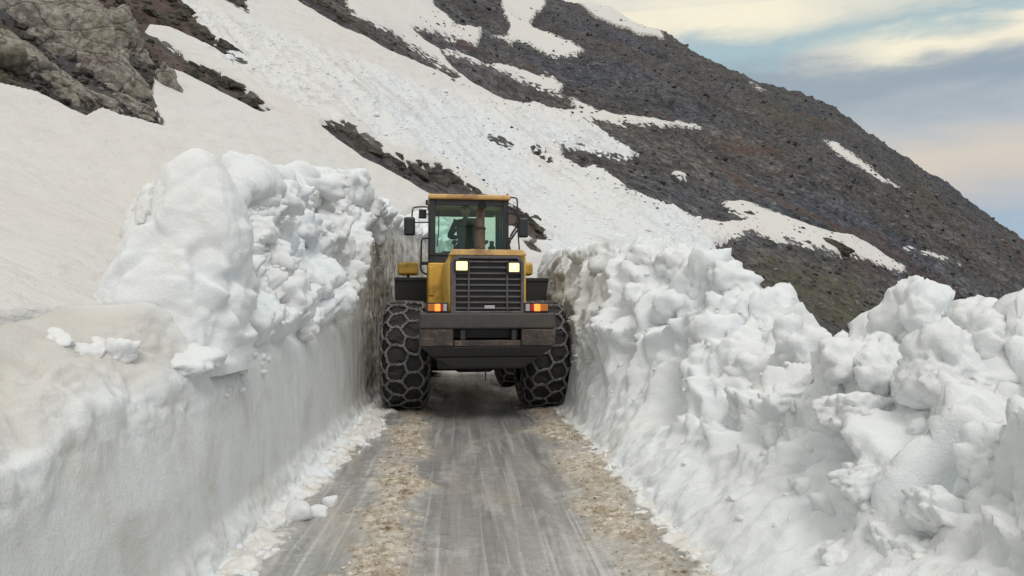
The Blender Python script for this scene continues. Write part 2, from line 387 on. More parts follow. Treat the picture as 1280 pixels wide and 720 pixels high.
# ------------------------------------------------------------------ terrain
# skyline traced in the photograph; distances to the ridge grow to the left
SK = [(-400, -690), (0, -430), (200, -300), (400, -185), (560, -85), (640, -32), (700, -2), (760, 14), (830, 42), (870, 68), (950, 104), (1000, 118), (1040, 135),
      (1085, 168), (1140, 199), (1180, 225), (1230, 262), (1280, 297), (1400, 392), (1700, 640)]
RID = [(-400, 420), (560, 410), (700, 380), (830, 350), (1000, 300), (1150, 250), (1280, 200), (1400, 180), (1700, 160)]
sk_t = np.array([tan_e(*q)[0] for q in SK]); sk_e = np.array([tan_e(*q)[1] for q in SK])
CD = 9.0
def ridge_dist(t):
    tt = np.array([tan_e(q[0], 200)[0] for q in RID]); return np.interp(t, tt, [q[1] for q in RID])
_ts = np.linspace(-1.6, 1.7, 1200); _es = np.interp(_ts, sk_t, sk_e)
k = np.hanning(61); k /= k.sum(); _ess = np.convolve(np.pad(_es, 30, mode='edge'), k, 'valid')
def Vfar(t): return np.interp(t, _ts, _ess) + CD / ridge_dist(t)
def sky_resid(t): return np.interp(t, _ts, _es - _ess)
def xc(Y): return 0.035 * np.maximum(np.asarray(Y, float) - 16.0, 0) ** 2
def z_hill(X, Y):
    """undisturbed slope without noise"""
    X = np.asarray(X, float); Y = np.asarray(Y, float)
    Yp = np.maximum(Y, 1.0); t = X / Yp
    zf = 1.6 + Vfar(np.clip(t, -1.55, 1.65)) * Yp - CD
    left = 1.08 + 0.04 * np.minimum(Y, 14) + 0.38 * (-1.5 - X)
    zn = np.where(X < 0, left, -0.3 - 0.55 * (X - 1.5))
    wr = sstep(-1.0, 2.0, X)
    zn = left * (1 - wr) + (-0.4 - 0.6 * np.maximum(X - 1.5, 0)) * wr
    far_right = np.maximum(zf, -30)
    return smax(far_right, zn, 1.2)

POLY_ROCK = [
    # main mountain, upper part
    [(523, -60), (545, 6), (560, 17), (570, 32), (585, 29), (603, 33), (600, 44), (596, 58), (613, 78), (628, 79), (660, 88), (690, 96), (706, 103), (702, 113), (722, 124), (748, 137), (800, 144), (870, 155),
     (880, 160), (826, 155), (735, 147), (722, 147), (750, 163), (775, 180), (798, 190), (785, 199), (755, 192), (722, 180), (703, 182), (702, 192), (730, 206), (752, 216), (790, 236), (830, 255), (870, 270), (905, 276), (935, 272), (912, 262), (903, 248),
     (930, 249), (962, 262), (1002, 275), (1042, 287), (1067, 292), (1097, 308), (1132, 335), (1122, 338), (1090, 326), (1066, 317), (1034, 311), (1015, 307), (988, 300), (960, 292), (932, 290), (915, 297), (895, 306), (915, 345), (935, 385), (960, 450), (1000, 700), (1700, 700), (1700, -500), (1280, -400), (900, -300)],
    [(515, 33), (533, 37), (560, 43), (590, 55), (612, 68), (616, 79), (587, 68), (550, 58), (530, 46)],
    [(552, 63), (587, 75), (613, 83), (640, 93), (667, 103), (687, 113), (710, 120), (722, 135), (700, 135), (667, 130), (633, 122), (617, 115), (587, 98), (567, 80)],
    [(360, -30), (425, -30), (436, 8), (470, 30), (510, 50), (548, 76), (580, 95), (566, 94), (530, 79), (490, 62), (460, 45), (427, 31), (400, 15), (375, 0)],
    [(598, 161), (612, 166), (640, 182), (634, 184), (612, 175)], [(660, 186), (675, 190), (690, 202), (672, 199)],
    [(700, 130 + 50), (720, 182), (760, 205), (795, 232), (775, 228), (740, 210), (712, 195)],
    # left crag, soil and ribs
    [(-200, -200), (40, -120), (215, -20), (232, 6), (252, 32), (282, 54), (309, 77), (296, 72), (270, 59), (245, 46), (212, 32), (186, 29), (182, 38), (212, 57), (242, 79), (292, 96), (342, 136), (328, 137), (300, 125), (262, 106), (232, 90), (206, 82), (193, 92), (188, 120), (205, 156), (178, 148),
     (150, 141), (128, 132), (108, 142), (52, 117), (0, 102), (-200, 60)],
    [(262, -40), (300, -20), (311, 17), (296, 8), (275, -2)],
    [(402, 154), (432, 154), (470, 178), (490, 196), (520, 205), (548, 204), (575, 222), (600, 240), (650, 262), (676, 284), (690, 300), (668, 296), (640, 280), (600, 262), (560, 250), (530, 236), (490, 212), (455, 196), (425, 174)],
    [(655, 300), (667, 303), (676, 314), (664, 310)],
]
POLY_SNOW = [
    [(617, -60), (630, 17), (638, 30), (633, 43), (613, 43), (640, 53), (650, 49), (663, 54), (677, 63), (697, 70), (723, 67), (730, 61), (717, 52), (693, 42), (667, 32), (663, 27), (670, 15), (682, 7), (667, -60)],
    [(680, -30), (735, 13), (747, 22), (800, 41), (830, 47), (826, 38), (800, 20), (760, -5), (725, -40)],
    [(1028, 172), (1045, 177), (1075, 199), (1100, 217), (1124, 231), (1116, 231), (1095, 222), (1060, 201), (1035, 183)],
    [(1130, 305), (1160, 315), (1200, 327), (1180, 325), (1145, 314)],
    [(690, 134), (745, 139), (800, 145), (872, 154), (876, 159), (800, 153), (735, 148), (690, 146)],
    [(838, 207), (864, 216), (850, 218)], [(938, 102), (964, 115), (950, 113)], [(880, 290), (905, 284), (925, 283), (905, 290)],
]
POLY_SOIL = [[(60, -150), (215, -20), (232, 6), (252, 30), (300, 72), (250, 50), (185, 29), (182, 38), (215, 60), (290, 96), (330, 128), (230, 86), (190, 70), (150, 40), (110, 20)],
             [(560, 250), (600, 236), (650, 262), (690, 300), (640, 284)]]
POLY_DEB = [[(150, -80), (230, -5), (330, 32), (430, 72), (530, 104), (620, 125), (740, 148), (805, 192), (860, 262), (920, 285), (935, 300), (950, 500), (640, 500), (690, 320), (640, 262), (560, 205), (470, 172), (420, 150), (335, 112), (262, 66), (215, 22), (140, -20)]]
POLY_GRN = [[(940, 300), (1010, 312), (1080, 335), (1110, 360), (1090, 400), (1040, 410), (985, 370), (945, 335)],
            [(-50, 20), (40, 60), (40, 110), (-50, 100)], [(1100, 180), (1180, 250), (1240, 300), (1150, 260)], [(940, 110), (1040, 150), (1060, 170), (960, 150)]]
def poly_sd(px, py, poly):
    """signed distance in pixels, positive inside"""
    P = np.array(poly, float); n = len(P)
    d2 = np.full(px.shape, 1e12); ins = np.zeros(px.shape, bool)
    for i in range(n):
        a, b = P[i], P[(i + 1) % n]; ab = b - a
        h = np.clip(((px - a[0]) * ab[0] + (py - a[1]) * ab[1]) / (ab @ ab + 1e-9), 0, 1)
        dx = px - a[0] - h * ab[0]; dy = py - a[1] - h * ab[1]
        d2 = np.minimum(d2, dx * dx + dy * dy)
        c = (a[1] > py) != (b[1] > py)
        with np.errstate(divide='ignore', invalid='ignore'):
            ins ^= c & (px < (b[0] - a[0]) * (py - a[1]) / (b[1] - a[1] + 1e-12) + a[0])
    return np.where(ins, 1, -1) * np.sqrt(d2)
_gx = np.arange(-120, 1421, 1.6); _gy = np.arange(-140, 560, 1.6); _GX, _GY = np.meshgrid(_gx, _gy)
def sd_union(px, py, polys):
    g = np.max([poly_sd(_GX, _GY, q) for q in polys], axis=0)
    fx = np.clip((px - _gx[0]) / 1.6, 0, len(_gx) - 1.001); fy = np.clip((py - _gy[0]) / 1.6, 0, len(_gy) - 1.001)
    ix, iy = fx.astype(int), fy.astype(int); fx, fy = fx - ix, fy - iy
    return (g[iy, ix] * (1 - fx) + g[iy, ix + 1] * fx) * (1 - fy) + (g[iy + 1, ix] * (1 - fx) + g[iy + 1, ix + 1] * fx) * fy

tcol = np.concatenate([np.linspace(-1.55, -0.67, 50, endpoint=False), np.linspace(-0.67, 0.80, 920, endpoint=False), np.linspace(0.80, 1.65, 50)])
ys = np.exp(np.linspace(math.log(1.0), math.log(640), 4000)); rho = np.cumsum((0.3 / ys + 14 / (ys ** 2 + 60)) * np.gradient(ys)); rho /= rho[-1]
yrow = np.interp(np.linspace(0, 1, 900), rho, ys)
TT, YY = np.meshgrid(tcol, yrow); XX = TT * YY
ZZ = z_hill(XX, YY)
RD = ridge_dist(TT)
beyond = np.maximum(YY - RD * (1 + 0.04 * perlin(np.stack([TT * 7, TT * 0, TT * 0], -1))), 0)
ZZ = ZZ + sky_resid(TT) * YY * sstep(0.35, 1.0, YY / RD) * (1 - sstep(1.0, 1.4, YY / RD))
P0 = np.stack([XX, YY, ZZ], -1)
far = sstep(28, 110, YY)
N2 = np.stack([XX, YY, ZZ * 0.6], -1)
ZZ = ZZ + 3.4 * far * fbm(N2 / 48.0, 4) + 0.9 * sstep(18, 60, YY) * fbm(N2 / 13.0 + 5, 4)
UU, VV = 0.73 * XX - 0.68 * YY, 0.68 * XX + 0.73 * YY               # down and across the fall line
ZZ = ZZ + far * (4.5 * (billow(np.stack([UU / 150, VV / 42, 0 * UU], -1) + 3, 3, 0.5) - 0.5) + 1.6 * fbm(np.stack([UU / 34, VV / 9, 0 * UU], -1) + 8, 3))
ZZ = ZZ + 2.4 * sstep(0.6, 0.95, YY / RD) * fbm(np.stack([XX / 16, YY / 40, 0 * XX], -1) + 51, 3)
ZZ = ZZ + 0.16 * sstep(5, 14, YY) * fbm(N2 / 4.0 + 9, 3)
# beyond the ridge the ground falls away behind
ZZ = ZZ - 0.9 * beyond - sstep(0, 60, beyond) * 20
PX, PY = project(np.stack([XX, YY, ZZ], -1))
wob = 3.0 * fbm(np.stack([XX / (0.02 * YY + 0.3), YY / (0.03 * YY + 0.3), YY * 0], -1), 4)
rock = sd_union(PX, PY, POLY_ROCK) + wob
snow_p = sd_union(PX, PY, POLY_SNOW) + wob
rock = np.where(snow_p > -6, np.minimum(rock, -snow_p), rock)
soil = sstep(-3, 8, sd_union(PX, PY, POLY_SOIL) + wob)
deb = sstep(-6, 10, sd_union(PX, PY, POLY_DEB) + 3 * wob)
grn = sstep(-8, 25, sd_union(PX, PY, POLY_GRN) + 4 * wob)
isr = sstep(-4.0, 4.0, rock)
# relief: broken rock, blocky avalanche snow, gently wind-shaped snow
sc = np.clip(YY / 60.0, 0.25, 1.5)
relief = isr * ((0.42 * billow(N2 / 1.7, 3, 0.6) - 0.25) * sc + (1.1 * billow(N2 / 7.0 + 3, 3) - 0.5) * sc * 0.8)
relief += (1 - isr) * deb * (0.15 * billow(np.stack([UU * 0.6, VV, ZZ * 0.7], -1) / 0.8, 3, 0.65) + 0.42 * billow(np.stack([UU / 9.0, VV / 1.9, 0 * UU], -1) + 7, 3, 0.55) - 0.2) * np.clip(YY / 25.0, 0.5, 2.0)
relief += (1 - isr) * (1 - deb) * (0.035 * fbm(np.stack([XX * 0.9 + YY * 0.3, YY * 0.7, ZZ * 2.2], -1), 4, 0.55) + 0.05) * sstep(1.5, 4, YY)
relief -= 0.22 * isr * np.clip(YY / 25.0, 0.3, 1.5)
ZZ = ZZ + relief * (beyond <= 0)
# road corridor stays free (road and banks have their own meshes)
side = XX - xc(YY)
cor = sstep(-2.3, -1.9, side) * (1 - sstep(3.1, 4.2, side)) * (1 - sstep(20.5, 23, YY))
ZZ = ZZ * (1 - cor) + np.minimum(ZZ, -0.6) * cor
P = np.stack([XX, YY, ZZ], -1)
me = mesh_np('hillside', P.reshape(-1, 3), grid_faces(*XX.shape)[:, ::1], M_TERR)
for nm, a in (('rock', rock), ('soil', soil), ('debris', deb), ('green', grn), ('dist', YY)): attr(me, nm, np.clip(a, -60, 60))
hill = tag(link('hillside', me), kind='structure')
ELEV = (ZZ - 1.6) / YY
def cast(px, py):
    """first terrain point along the ray through a pixel"""
    t, e = tan_e(px, py)
    c = int(np.clip(np.searchsorted(tcol, t), 0, len(tcol) - 1)); r = np.argmax(ELEV[:, c] * (yrow > 6) + (yrow <= 6) * -9 >= e)
    if r == 0: r = len(yrow) - 200
    return np.array([t * yrow[r], yrow[r], 1.6 + e * yrow[r]]), r, c

# slope behind the camera and the valley floor far below
gx, gy = np.meshgrid(np.linspace(-90, 90, 121), np.linspace(-90, 1.6, 80))
gz = np.where(gx < 0, 1.08 + 0.45 * (-1.5 - gx), -0.4 - 0.55 * (gx - 1.5))
gz = gz + 0.6 * fbm(np.stack([gx, gy, gx * 0], -1) / 9, 3) * sstep(3, 9, np.abs(gx))
gz = np.where(np.abs(gx) < 3.6, -0.65, gz)
me = mesh_np('hillside', np.stack([gx, gy, gz - 0.25], -1).reshape(-1, 3), grid_faces(*gx.shape), M_TERR)
for nm, a in (('rock', -20 + 0 * gx), ('soil', 0 * gx), ('debris', 0 * gx), ('green', 0 * gx), ('dist', 10 + 0 * gx)): attr(me, nm, a)
tag(link('hillside', me), kind='structure')
me = mesh_np('valley_ground', np.array([[-6000, -6000, -190], [6000, -6000, -190], [6000, 6000, -190], [-6000, 6000, -190]]), np.array([[0, 1, 2, 3]]), M_SCREE)
tag(link('valley_ground', me), kind='structure')

# ------------------------------------------------------------------ road with slush
rx = np.linspace(-1.75, 2.0, 190)
ry = np.concatenate([np.linspace(-10, 2.5, 60, endpoint=False), np.linspace(2.5, 9, 330, endpoint=False), np.linspace(9, 14, 170, endpoint=False), np.linspace(14, 27, 140)])
RX, RY = np.meshgrid(rx, ry)
q3 = np.stack([RX, RY, RX * 0], -1)
wv = 0.16 * fbm(q3 * np.array([0.0, 0.55, 0]) + 3, 3); wv2 = 0.14 * fbm(q3 * np.array([0.0, 0.6, 0]) + 13, 3)
cl = -0.52 - 0.03 * (RY - 4.4) + wv; cr = 1.22 + wv2
n_e = 0.20 * fbm(q3 * 3.2, 4) + 0.16 * fbm(q3 * 1.1 + 8, 2)
ml = 1 - sstep(0.0, 0.40, np.abs(RX - cl) + 1.3 * n_e); mr = 1 - sstep(0.0, 0.44, np.abs(RX - cr) + 1.3 * n_e)
pt_ = np.clip(0.62 + 1.5 * fbm(q3 * np.array([1.2, 0.8, 1]) + 31, 3), 0, 1)
ml = np.clip(ml * (0.35 + 0.75 * pt_), 0, 1); mr = np.clip(mr * (0.45 + 0.65 * np.clip(0.6 + 1.4 * fbm(q3 + 61, 3), 0, 1)), 0, 1)
slush = np.clip(np.maximum(ml, mr), 0, 1)
fL = -1.42 + 0.10 * fbm(q3 * np.array([0, 1.6, 0]) + 40, 3); fR = 1.50 + 0.10 * fbm(q3 * np.array([0, 1.3, 0]) + 50, 3)
snowm = np.max([1 - sstep(0.02, 0.30, RX - fL - 0.22 * sstep(6, 10, RY) + n_e), sstep(-0.22, 0.08, RX - fR + n_e), 0.62 * (1 - sstep(0.0, 0.75, RX + 1.42)) * np.clip(0.5 + 1.6 * fbm(q3 * np.array([2.2, 1.4, 1]) + 91, 4), 0, 1)], axis=0)
rh = slush * (0.008 + 0.050 * billow(q3 * 6.0, 4, 0.68)) + snowm * (0.02 + 0.07 * billow(q3 * 4.0 + 5, 4, 0.6))
rh += 0.004 * fbm(q3 * np.array([14, 0.5, 1]), 3) + 0.004 * fbm(q3 * 9, 3)
rh -= 0.012 * np.exp(-((np.abs(RX - 0.35) - 0.5) / 0.22) ** 2)
me = mesh_np('road', np.stack([RX + xc(RY), RY, rh], -1).reshape(-1, 3), grid_faces(*RX.shape), M_ROAD)
attr(me, 'slush', slush); attr(me, 'snow', snowm)
tag(link('road', me), kind='structure')

# ------------------------------------------------------------------ snow banks
def bank(name, secs, Yv, nu, disp, mat, cutf):
    """loft: secs(Y) -> (k,2) polyline (x,z); resampled to nu points; displaced along the normal by disp(P,u,Y)"""
    rows = []; us = []
    for y in Yv:
        s = secs(y); seg = np.linalg.norm(np.diff(s, axis=0), axis=1); L = np.concatenate([[0], np.cumsum(seg)])
        t = np.linspace(0, L[-1], nu)
        x = np.interp(t, L, s[:, 0]); z = np.interp(t, L, s[:, 1])
        rows.append(np.stack([x + xc(y), np.full(nu, y), z], -1)); us.append(np.interp(t, L, np.arange(len(s))))
    P = np.array(rows); U = np.array(us)
    ker = np.hanning(9); ker /= ker.sum()
    Pp = np.pad(P, ((0, 0), (4, 4), (0, 0)), mode='edge')
    P = sum(ker[i] * Pp[:, i:i + nu] for i in range(9))
    N = np.cross(np.gradient(P, axis=1), np.gradient(P, axis=0)); N /= np.linalg.norm(N, axis=2)[..., None] + 1e-9
    return P, U, N
Ydense = np.concatenate([np.linspace(-9, 1.8, 50, endpoint=False), np.linspace(1.8, 11, 430, endpoint=False), np.linspace(11, 17, 170, endpoint=False), np.linspace(17, 23, 70)])

LIP = np.array([(-9, 1.1), (2.4, 1.12), (3.4, 1.18), (4.5, 1.26), (9, 1.45), (11.2, 1.65), (12.6, 3.0), (14, 3.4), (23, 3.5)])
CRE = np.array([(-9, 1.2), (3.4, 1.22), (4.1, 1.35), (4.6, 1.6), (5.2, 1.7), (6.0, 1.95), (7.1, 2.62), (8.4, 2.98), (11, 3.40), (13, 3.55), (15.5, 3.66), (23, 3.7)])
def sec_left(y):
    L = np.interp(y, LIP[:, 0], LIP[:, 1]); C = max(np.interp(y, CRE[:, 0], CRE[:, 1]), L + 0.03); d = C - L
    x5 = -1.72 - 0.32 * d; x6 = x5 - 0.34 - 0.3 * (1 - float(sstep(4.0, 5.2, y)))
    q0 = 1 - float(sstep(4.0, 5.2, y)); h6 = max(C - 0.06 - 0.2 * q0, float(z_hill(x6 + xc(y), y)) + 0.03); x7 = x6 - 0.35 - 0.10 * d - 0.3 * q0
    q = 1 - float(sstep(4.0, 5.2, y)); wob_ = 0.10 * math.sin(y * 2.1) * q + 0.06 * math.sin(y * 5.3 + 1) * q
    if q > 0:
        L = L - 0.05 * q + wob_ * 0.5; x5 -= 0.10 * q
    return np.array([(-1.18, -0.05), (-1.44, 0.05), (-1.52, 0.25), (-1.53 - 0.02 * q, 0.5 * L), (-1.57 - 0.10 * q - wob_ * 0.4, L - 0.08 * q), (-1.63 - 0.22 * d - 0.20 * q - wob_ * 0.5, L + 0.55 * d + 0.04 * q), (x5 - 0.15 * q, C + 0.03 * q), (x6, h6), (x7, float(z_hill(x7 + xc(y), y)) - 0.32)])
Pb, Ub, Nb = bank('left', sec_left, Ydense, 230, None, None, None)
Yb = Pb[..., 1]
lipw = sstep(3.85, 4.15, Ub) * (1 - sstep(6.3, 7.2, Ub))                # above the blade cut
berm = lipw * sstep(4.7, 5.9, Yb)
face = 1 - sstep(3.75, 4.05, Ub)
d = berm * (0.24 * billow(Pb * 1.6 + 2, 2, 0.5) + 0.02 + 0.15 * blocks(Pb, 0.40, 0.25, 0.26) + 0.06 * blocks(Pb + 9, 0.17) + 0.02 * blocks(Pb + 3, 0.08) + 0.025 * fbm(Pb * 10, 4, 0.6))
d += sstep(3.2, 4.2, Ub) * (1 - sstep(5.6, 6.8, Ub)) * (1 - sstep(4.7, 5.9, Yb)) * (0.09 * fbm(Pb * 2, 4, 0.6) + 0.05 * billow(Pb * 4.5, 3) - 0.02)
d += face * (0.035 * fbm(Pb * np.array([1, 1.2, 0.5]), 4) + 0.006 * fbm(Pb * np.array([1, 7, 1.2]), 3))
roughend = sstep(10.5, 12.5, Yb) * face
d += roughend * (0.07 * fbm(Pb * np.array([1, 3.5, 0.7]) + 4, 4) + 0.05 * billow(Pb * 3))
d += (1 - sstep(1.0, 2.2, Ub)) * (0.10 * billow(Pb * 3.5, 3) - 0.02)
d -= 0.06 * np.exp(-((Ub - 3.95) / 0.13) ** 2) * sstep(4.4, 5.0, Yb)    # undercut below the berm
Pl = Pb + Nb * d[..., None]
if Nb[300, 60, 0] < 0: Pl = Pb - Nb * d[..., None]
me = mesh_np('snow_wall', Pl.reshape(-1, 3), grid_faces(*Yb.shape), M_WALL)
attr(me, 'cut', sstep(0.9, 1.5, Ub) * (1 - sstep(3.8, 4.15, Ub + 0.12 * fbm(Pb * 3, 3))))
attr(me, 'grime', sstep(9.0, 13.0, Yb) * 0.85)
attr(me, 'dusty', 0.9 * (1 - sstep(4.3, 5.3, Yb + 0.4 * fbm(Pb * 1.5, 3))) * sstep(3.9, 4.7, Ub + 0.3 * fbm(Pb * 2.5, 3)))
wallL = tag(link('snow_wall', me), 'smooth blade-cut snow wall below a lumpy berm, on the uphill side of the road', 'snow wall')

CRR = np.array([(-9, 1.4, 3.2), (3.0, 1.4, 3.1), (4.2, 1.42, 3.2), (5.2, 1.5, 3.2), (5.7, 1.3, 3.1), (6.2, 1.15, 3.05), (6.6, 1.3, 3.0), (7.2, 1.45, 2.95), (8.0, 1.9, 2.88), (8.6, 2.1, 2.8),
                (9.5, 2.28, 2.6), (11, 2.5, 2.25), (13, 2.65, 2.05), (15.7, 2.78, 1.95), (23, 2.9, 1.95)])
def sec_right(y):
    C = np.interp(y, CRR[:, 0], CRR[:, 1]); X = np.interp(y, CRR[:, 0], CRR[:, 2]); f = 1.56; w = X - f
    steep = float(sstep(8.0, 12.0, y))
    x7 = X + 2.4; z7 = max(float(z_hill(x7 + xc(y), y)) - 0.4, -3.0)
    m1 = (f + (0.30 - 0.18 * steep) * w, (0.34 + 0.1 * steep) * C); m2 = (f + (0.62 - 0.20 * steep) * w, (0.70 + 0.12 * steep) * C)
    return np.array([(1.15, -0.05), (1.46, 0.06), (f, 0.16), m1, m2, (X, C), (X + 0.55, C - 0.12), (x7, z7)])
Pb, Ub, Nb = bank('right', sec_right, Ydense, 230, None, None, None)
Yb = Pb[..., 1]
up = sstep(2.6, 3.6, Ub) * (1 - sstep(6.3, 7.0, Ub)); nearf = 1 - sstep(9.5, 12.5, Yb)
patch = sstep(-0.25, 0.25, fbm(Pb * 0.75 + 70, 2))
amp = np.maximum(up, 0.24 * nearf * sstep(1.6, 3.0, Ub)) * (0.45 + 0.55 * nearf)
d = amp * (0.30 * billow(Pb * 1.15 + 21, 2, 0.45) - 0.06 + 0.30 * blocks(Pb + 4, 0.85, 0.35, 0.34) + (0.04 + 0.12 * patch) * blocks(Pb + 14, 0.42, 0.25, 0.3) + (0.01 + 0.05 * patch) * blocks(Pb + 9, 0.18) + 0.045 * patch * blocks(Pb + 6, 0.09) + 0.025 * fbm(Pb * 10, 4, 0.6))
d += sstep(1.5, 2.4, Ub) * (0.06 * fbm(np.stack([Pb[..., 0], Pb[..., 1] * 2.2 + Pb[..., 2] * 1.6, Pb[..., 2] * 0.5 - Pb[..., 1] * 0.4], -1) * 1.6, 4, 0.6) + 0.03 * billow(Pb * 7, 3, 0.6))
d += (1 - sstep(1.4, 2.4, Ub)) * (0.12 * billow(Pb * 3.2 + 3, 4, 0.6) - 0.02)
sgn = -1 if Nb[300, 90, 0] > 0 else 1
Pr = Pb + sgn * Nb * d[..., None]
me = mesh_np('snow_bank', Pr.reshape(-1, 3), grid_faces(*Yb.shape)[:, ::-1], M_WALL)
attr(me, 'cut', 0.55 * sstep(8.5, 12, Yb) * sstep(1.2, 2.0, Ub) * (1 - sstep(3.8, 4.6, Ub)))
attr(me, 'grime', sstep(10.0, 13.5, Yb) * 0.7)
attr(me, 'dusty', 0 * Yb)
bankR = tag(link('snow_bank', me), 'rugged bank of piled snow blocks on the downhill side of the road', 'snow bank')

from mathutils.bvhtree import BVHTree
def bvh_of(Pg):
    V = Pg.reshape(-1, 3); return BVHTree.FromPolygons([tuple(v) for v in V[:]], grid_faces(*Pg.shape[:2]).tolist())
BL, BR = bvh_of(Pl), bvh_of(Pr)
def hit(b, px, py):
    d = Vector(ray(px, py)).normalized(); return b.ray_cast(Vector(CAM), d)

def place_block(parent, name, bvh, px, py, wpx, hpx, seed, sink=0.35, rot=None, sub=4, mat=M_SNOW, depth=0.8, Y=None, p=6.0, rough=0.22, tilt=0.4):
    rg = np.random.default_rng(seed)
    if Y is None:
        loc, nrm, idx, dist = hit(bvh, px, py)
        if loc is None: return None
        c = np.array(loc)
    else: c = at(px, py, Y)
    rngd = (c - CAM) @ fw
    w = wpx / F * rngd * 0.5; hgt = hpx / F * rngd * 0.5
    V, Fc = chunk(seed, sub, p=p, nf=9, rough=rough, rfreq=1.3, hmin=0.55, scoop=0.16)
    V = V * np.array([w, w * depth, hgt]) * 1.12
    rz = rg.uniform(-0.5, 0.5) if rot is None else rot
    M = Matrix.Rotation(rz, 3, 'Z') @ Matrix.Rotation(rg.uniform(-tilt, tilt), 3, 'Y') @ Matrix.Rotation(rg.uniform(-tilt, tilt), 3, 'X')
    V = V @ np.array(M).T
    V += fbm(V * 9 + seed, 3)[:, None] * 0.010 * np.sign(V)
    me = mesh_np(name, V, Fc, mat)
    o = link(name, me, parent)
    dirn = (c - CAM) / np.linalg.norm(c - CAM)
    o.location = c + dirn * w * depth * sink
    return o

RB = [(1150, 412, 105, 118), (1238, 432, 120, 110), (1192, 470, 130, 110), (1105, 470, 80, 84), (1060, 452, 66, 66), (1098, 437, 50, 44), (1012, 447, 60, 64), (985, 424, 52, 52), (948, 398, 62, 62), (912, 352, 66, 58),
      (878, 350, 62, 84), (846, 330, 60, 58), (808, 322, 58, 52), (768, 318, 48, 46), (736, 322, 36, 40), (890, 420, 70, 70), (940, 460, 60, 48), (1000, 500, 74, 58), (1062, 520, 90, 62), (935, 515, 60, 44),
      (1150, 540, 100, 72), (1235, 540, 90, 64), (1262, 590, 110, 120), (1090, 596, 84, 54), (1010, 560, 70, 46), (1110, 650, 86, 62), (1190, 655, 120, 70), (1255, 700, 120, 90), (1050, 640, 60, 44), (1160, 610, 56, 42),
      (1020, 610, 50, 36), (975, 545, 44, 34), (840, 385, 52, 48), (800, 370, 44, 42), (1140, 700, 90, 60), (1060, 700, 70, 44)]
for i, (x, y, w, h) in enumerate(RB):
    place_block(bankR, 'snow_block', BR, x, y, w * 1.25, h * 1.2, 100 + i, sink=0.95 if y > 480 else 0.55, depth=0.9, sub=5 if w > 70 else 4)
LB = [(326, 288, 44, 44), (354, 250, 44, 48), (392, 226, 74, 46), (430, 232, 56, 52), (455, 258, 46, 48), (330, 318, 64, 56), (372, 290, 56, 52), (414, 290, 56, 54), (440, 318, 46, 52), (352, 372, 66, 60), (310, 402, 60, 62),
      (395, 352, 54, 56), (424, 372, 44, 46), (372, 412, 50, 34), (466, 292, 30, 40), (288, 300, 60, 62)]
for i, (x, y, w, h) in enumerate(LB):
    place_block(wallL, 'snow_block', BL, x, y, w * 1.25, h * 1.2, 300 + i, sink=0.95, depth=0.9)
# the tall slab that stands at the near end of the berm
def peak_block():
    """lofted slab: silhouette traced from the photograph at the lip's distance, with real depth"""
    Y0 = 4.95
    sil = [(176, 228, 235), (186, 214, 250), (203, 192, 262), (222, 180, 274), (245, 168, 288), (280, 150, 302), (330, 122, 304), (380, 100, 300), (420, 88, 294), (470, 84, 286)]
    yy = np.linspace(178, 470, 90); l = np.interp(yy, [q[0] for q in sil], [q[1] for q in sil]); r_ = np.interp(yy, [q[0] for q in sil], [q[2] for q in sil])
    n = 140; th = np.linspace(0, 2 * np.pi, n, endpoint=False); V = []
    for y, a, b in zip(yy, l, r_):
        A = at(a, y, Y0); B = at(b, y, Y0); cx_, w = (A[0] + B[0]) / 2, (B[0] - A[0]) / 2
        k = (y - 178) / 292; dp = 0.20 + 0.38 * math.sqrt(k); dp = min(dp, 0.12 + w * 1.3)
        c_, s_ = np.cos(th), np.sin(th); e = 0.62
        V.append(np.stack([cx_ + w * np.sign(c_) * np.abs(c_) ** e, Y0 + 0.30 - 0.10 * k + dp * np.sign(s_) * np.abs(s_) ** e * 0.8, np.full(n, A[2])], -1))
    V = np.array(V); cen = V.mean(1, keepdims=True); N = V - cen; N[..., 2] = 0.15; N /= np.linalg.norm(N, axis=2)[..., None]
    fade = np.clip(np.arange(90) / 45.0, 0.12, 1)[:, None]
    d = fade * (0.08 * fbm(V * 1.5 + 4, 3) + 0.10 * blocks(V + 2.2, 0.6, 0.3, 0.13) + 0.018 * blocks(V, 0.2)) + 0.035 * blocks(V + 5, 0.33, 0.3, 0.2) * np.maximum(fade, 0.4) + 0.014 * fbm(V * 10, 4, 0.6)
    V = V + N * d[..., None]
    top = np.array([V[0].mean(0) + np.array([0, 0, 0.012])])
    G = grid_faces(90, n); w_ = np.arange(89); wrap = np.stack([w_ * n + n - 1, w_ * n, (w_ + 1) * n, (w_ + 1) * n + n - 1], 1)
    cap = np.array([[i, (i + 1) % n, 90 * n, 90 * n] for i in range(n)])
    bm = bmesh.new(); vv = [bm.verts.new(v) for v in np.concatenate([V.reshape(-1, 3), top])]
    for f in np.concatenate([G, wrap]): bm.faces.new([vv[i] for i in f])
    for i in range(n): bm.faces.new((vv[i], vv[(i + 1) % n], vv[90 * n]))
    bmesh.ops.smooth_vert(bm, verts=vv, factor=0.5, use_axis_x=True, use_axis_y=True, use_axis_z=True)
    bmesh.ops.recalc_face_normals(bm, faces=bm.faces[:])
    me = bpy.data.meshes.new('snow_block'); bm.to_mesh(me); bm.free(); me.materials.append(M_SNOW); me.polygons.foreach_set('use_smooth', np.full(len(me.polygons), True))
    link('snow_block', me, wallL)
peak_block()
place_block(wallL, 'snow_block', BL, 180, 262, 56, 90, 374, Y=5.05, sub=5, sink=0.2, depth=0.8, tilt=0.3, rough=0.1)
